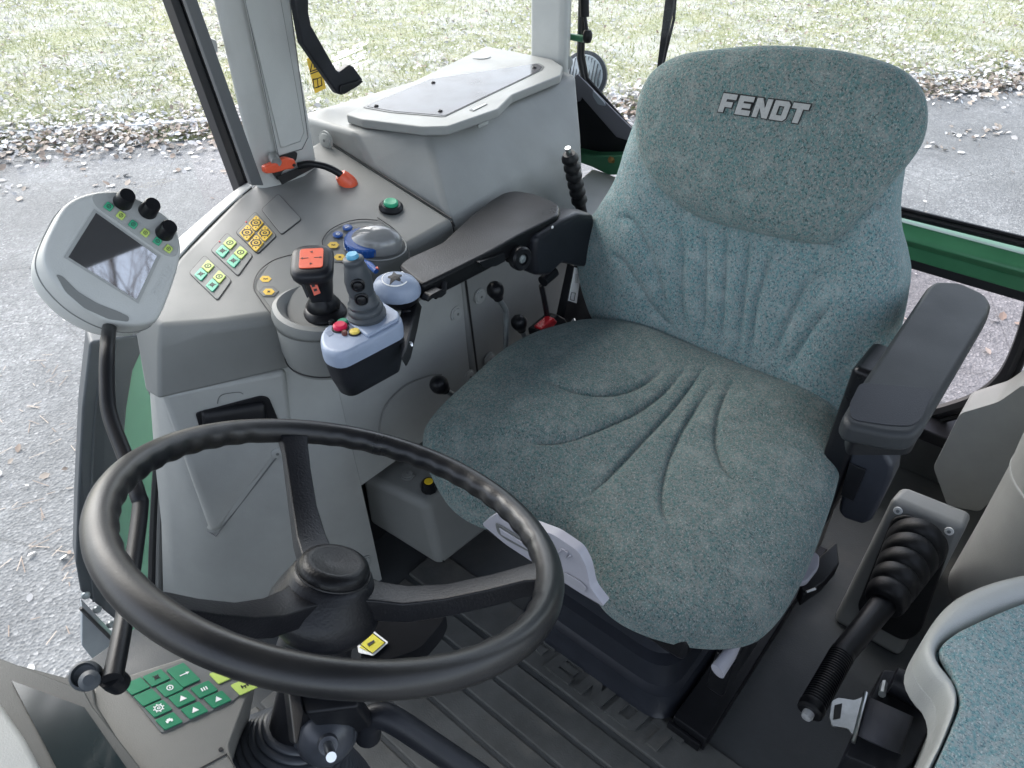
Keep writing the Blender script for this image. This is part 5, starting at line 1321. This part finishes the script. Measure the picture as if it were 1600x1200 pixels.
# ================================================================== lever with ribbed grip behind the armrest
hl = empty('ribbed_lever', Px(905, 330, .42), 'black lever with ribbed rubber grip and steel tip behind the armrest', 'lever')
a, b = Px(889, 240, .42), Px(912, 345, .42); ax = (a - b).normalized(); Lh = (a - b).length
pr = []
for k in range(6):
    h = Lh * (.28 + .72 * k / 6); pr += [(.0125, h), (.0172, h + Lh * .035), (.0166, h + Lh * .075), (.0130, h + Lh * .10)]
pr = [(0, Lh * .26), (.0125, Lh * .26)] + pr + [(.012, Lh * 1.0), (0, Lh * 1.0)]
lathe('grip', pr, b, ax, M_RUB, hl, seg=28, ang=50)
tube('shaft', [b - ax * .12, b + ax * Lh * .3], .0115, M_BLACK, hl, seg=16)
tube('tip', [a, a + ax * .014], .0058, M_STEEL, hl, seg=14)

# ================================================================== orange valve levers by the door pillar
ov = empty('orange_shutoff_lever', Px(440, 262, .70), 'short orange valve handle against the pale door pillar', 'lever')
def ox(x, y): return Px(x, y, .690)
prism('handle', rounded([ox(x, y) for x, y in ((414, 261), (440, 250), (449, 246), (461, 249), (464, 257), (460, 264), (447, 266), (430, 271), (416, 272))], .004), (.014, 0, 0), M_ORANGE, ov, bev=.004, seg=3)
lathe('screw', [(0, 0), (.0028, 0), (.0028, .002), (0, .002)], ox(459, 258), (-1, 0, 0), M_INK, ov, seg=8)
tube('spindle', [ox(437, 249) + V((.02, 0, 0)), ox(432, 254) + V((-.0, 0, 0))], .009, M_STEEL, ov, seg=12)
ol = empty('valve_lever', Px(470, 256, .70), 'black bent lever with orange teardrop knob by the console', 'lever')
pth = spline([Px(466, 259, .705), Px(484, 256, .69), Px(505, 259, .67), Px(525, 268, .655), Px(540, 279, .645)], 5)
tube('rod', pth, .0062, M_BLACK, ol, seg=12)
k1, k0 = Px(531, 272, .652), Px(553, 296, .640); ax = (k0 - k1).normalized(); Lk = (k0 - k1).length
lathe('knob', [(0, 0), (.011, .001), (.0140, Lk * .25), (.0160, Lk * .55), (.0158, Lk * .72), (.0140, Lk * .86), (.0105, Lk * .96), (.006, Lk * 1.02), (.002, Lk * 1.04), (0, Lk * 1.042)], k1, ax, M_ORANGE, ol, seg=28)
# ================================================================== left side of the cab (right in view)
# rear left column cover and inner panels
lc = empty('corner_column', (-.62, -.32, 0), 'light grey rounded corner column at the cab rear beside the window', 'column')
rings = []
for z, r, yy_ in ((-.02, .150, -.30), (.15, .150, -.30), (.30, .152, -.305), (.42, .160, -.32), (.50, .175, -.34), (.9, .175, -.36), (1.73, .175, -.36)):
    rings.append([V((-.645 + math.cos(a) * r * 1.08, yy_ + math.sin(a) * r * .95, z)) for a in [k * 2 * math.pi / 48 for k in range(48)]])
loft('cover', rings, M_LIGHT, lc, ang=60)
tube('cover_bead', [V((-.645 + math.cos(a) * .164, -.305 + math.sin(a) * .1465, .318)) for a in [k * 2 * math.pi / 48 for k in range(48)]], .003, M_LIGHT, lc, seg=6, closed=True)
bk_ = empty('inner_panel', Py(1520, 720, -.42), 'light grey angular trim panel between rear window and corner column', 'panel')
prism('panel', rounded([Py(x, y, -.40) for x, y in ((1458, 730), (1500, 646), (1560, 628), (1600, 600), (1640, 700), (1530, 800), (1480, 790))], .01), (0, -.09, 0), M_LIGHT, bk_, bev=.008, seg=3)

# parking brake housing, lever and boot
pb_ = empty('brake_housing', (-.40, -.15, 0), 'grey sloped housing carrying the parking brake boot', 'housing')
A0, A1, A2, A3 = V((-.338, -.115, .275)), V((-.462, -.125, .275)), V((-.466, -.02, -.0005)), V((-.338, -.02, -.0005))
B0, B1, B2, B3 = V((-.345, -.165, .272)), V((-.462, -.175, .272)), V((-.462, -.30, -.0005)), V((-.338, -.30, -.0005))
mk('body', [A0, A1, A2, A3, B0, B1, B2, B3], [[0, 1, 2, 3], [4, 7, 6, 5], [0, 4, 5, 1], [3, 2, 6, 7], [0, 3, 7, 4], [1, 5, 6, 2]], mat('mid_grey_plastic', (.21, .215, .21), .5, noise=.08, nscale=9, bump=.25, bscale=800, dirt=.2), pb_, bev=.012, seg=3)
plp = plane3(A0, A1, A3); pn = plp[1]
def pp_(x, y, h=0): return Pp(x, y, (plp[0] + pn * h, pn))
for x, y in ((1403, 798), (1483, 830)):
    o = pp_(x, y, .0); lathe('screw_washer', [(0, 0), (.0078, 0), (.007, .002), (.004, .002), (0, .001)], o, pn, M_WHITE, pb_, seg=18)
    lathe('screw', [(0, 0), (.0038, 0), (.003, .004), (0, .004)], o, pn, M_GALV, pb_, seg=10)
pk_ = empty('parking_brake', pp_(1430, 880), 'black parking brake lever with ribbed boot and chrome button', 'brake lever')
# concertina boot: oval folds marching from plate to lever tube
p0, p1 = pp_(1438, 832, .01), None
b_st, b_en = pp_(1432, 850, .012), Pz(1380, 945, .205)
rings = []
side = (A1 - A0).normalized()
NF = 5
for i in range(NF):
    t = i / NF
    for dt, k in ((0, .92), (.03, 1.0), (.14, 1.0), (.17, .95), (.19, .88)):
        q = t + dt * (5 / NF); c = b_st.lerp(b_en, q); w = (.050 - .018 * q) * k; d = (.074 - .040 * q) * k
        ax = (b_en - b_st).normalized(); uu2 = (side - ax * side.dot(ax)).normalized(); vv2 = ax.cross(uu2)
        rings.append([c + uu2 * math.cos(a) * w + vv2 * math.sin(a) * d for a in [j * 2 * math.pi / 36 for j in range(36)]])
loft('boot', rings, M_RUB, pk_, ang=60)
prism('boot_base', rounded([pp_(x, y, .001) for x, y in ((1395, 806), (1420, 800), (1478, 835), (1484, 855), (1440, 985), (1415, 1000), (1350, 965), (1340, 945))], .02), pn * .012, M_RUB, pk_, bev=.005, seg=3)
l0, l1 = Pz(1398, 922, .20), Pz(1316, 1022, .215)
tube('lever_tube', [l0, l1], [.0215, .0180], M_BLACK, pk_, seg=20)
g0, g1 = l1, Pz(1266, 1110, .215); ax = (g1 - g0).normalized(); Lg = (g1 - g0).length
pr = [(0, -.004), (.0185, -.004), (.0190, .006)]
for k in range(22): pr += [(.0180, .008 + k * (Lg - .016) / 22), (.0190, .008 + (k + .5) * (Lg - .016) / 22)]
pr += [(.0195, Lg - .006), (.0185, Lg + .002), (.014, Lg + .005), (0, Lg + .005)]
lathe('grip', pr, g0, ax, M_BLACK, pk_, seg=28, ang=25)
lathe('button', [(0, Lg), (.0085, Lg), (.0085, Lg + .012), (.007, Lg + .015), (0, Lg + .016)], g0, ax, M_CHROME, pk_, seg=20)

# belt retractor with latch tongue
rt = empty('belt_retractor', Pz(1400, 1130, .28), 'black belt retractor with wound strap and steel latch tongue', 'seat belt')
RZ = .30
def rz(x, y, z=RZ): return Pz(x, y, z)
prism('case', rounded([rz(x, y, .27) for x, y in ((1380, 1045), (1400, 1048), (1460, 1085), (1470, 1105), (1425, 1195), (1400, 1215), (1320, 1180), (1330, 1160))], .006), (0, 0, -.06), M_SOFT, rt, bev=.006, seg=3)
r0, r1 = rz(1424, 1100, .275), rz(1372, 1200, .275)
tube('reel_end', [rz(1395, 1062, .285), rz(1452, 1092, .285)], .020, M_SOFT, rt, seg=20)
strap_rows = []
for t in [k / 8 for k in range(9)]:
    a = math.pi * (t * .95 + .02)
    h = .030 * math.sin(a); s = -math.cos(a)
    p_a = rz(1392 + s * 36, 1104 + s * 16, .272 + h); p_b = rz(1373 + s * 36, 1163 + s * 16, .272 + h)
    strap_rows.append([p_a, p_b])
sheet('strap', strap_rows, mat('belt_webbing', (.030, .033, .045), .7, bump=.5, bscale=900), rt, solid=.004, ang=60)
tube('strap_bar', [rz(1353, 1082, .285), rz(1333, 1160, .285)], .0028, M_STEEL, rt, seg=8)
tg = [(1296, 1120), (1300, 1095), (1310, 1090), (1335, 1094), (1350, 1088), (1342, 1140), (1332, 1148), (1326, 1138), (1300, 1134)]
prism('tongue', rounded([rz(x, y, .285) for x, y in tg], .003), (0, 0, -.003), M_STEEL, rt, bev=.0008)
prism('tongue_hole', [rz(x, y, .2855) for x, y in ((1304, 1102), (1316, 1099), (1313, 1122), (1302, 1124))], (0, 0, .0006), M_INK, rt, bev=0)
tube('support_rod', [rz(1383, 1060, .26), rz(1378, 1085, .28)], .005, M_GALV, rt, seg=8)

# folding passenger seat: pale frame with moquette pad
ps = empty('passenger_seat', Pz(1560, 1100, .45), 'folding passenger seat with pale grey frame and teal moquette pad', 'seat')
PZ = .52
outer = [(1640, 890), (1560, 903), (1500, 928), (1462, 966), (1440, 1012), (1452, 1046), (1474, 1072), (1480, 1106), (1460, 1165), (1428, 1230), (1415, 1330), (1700, 1330), (1740, 900)]
inner = [(1650, 935), (1590, 950), (1530, 975), (1480, 1002), (1466, 1025), (1475, 1045), (1496, 1070), (1498, 1105), (1475, 1165), (1448, 1230), (1440, 1300), (1690, 1300), (1720, 945)]
no = 120
oo = resample(spline([Pz(x, y, PZ) for x, y in outer], 6, True), no); 
inn = resample(spline([Pz(x, y, PZ) for x, y in inner], 6, True), no)
prism('seat_shell', [p + V((0, 0, -.03)) for p in oo], (0, 0, -.035), M_LIGHT, ps, bev=.012, seg=3)
icn = sum(inn, V((0, 0, 0))) / no
rings = []
for f, h in ((0, -.032), (0, -.010), (.08, -.002), (.25, .004), (.5, .005), (.75, .001), (.92, -.006), (1.0, -.016)):
    rings.append([(oo[i] + (inn[i] - oo[i]) * f + V((0, 0, h))) for i in range(no)])
loft('frame', rings, M_FRAME, ps, cap=False, ang=70)
mk('pad', *pad_vf(inn[::4], icn + V((0, 0, -.012)), (0, 0, 1), .010, .015, 6, 120, 24), M_FAB2, ps)
tube('pad_welt', [p + V((0, 0, -.010)) for p in inn], .0028, M_FAB2, ps, seg=6, closed=True)
box('pedestal', (-.60, .38, .24), (.16, .3, .47), M_LIGHT, ps, bev=.02)

bare_tree((-11.5, 2.4, GZ), 15, 9, 'tall bare tree mirrored in the terminal screen')
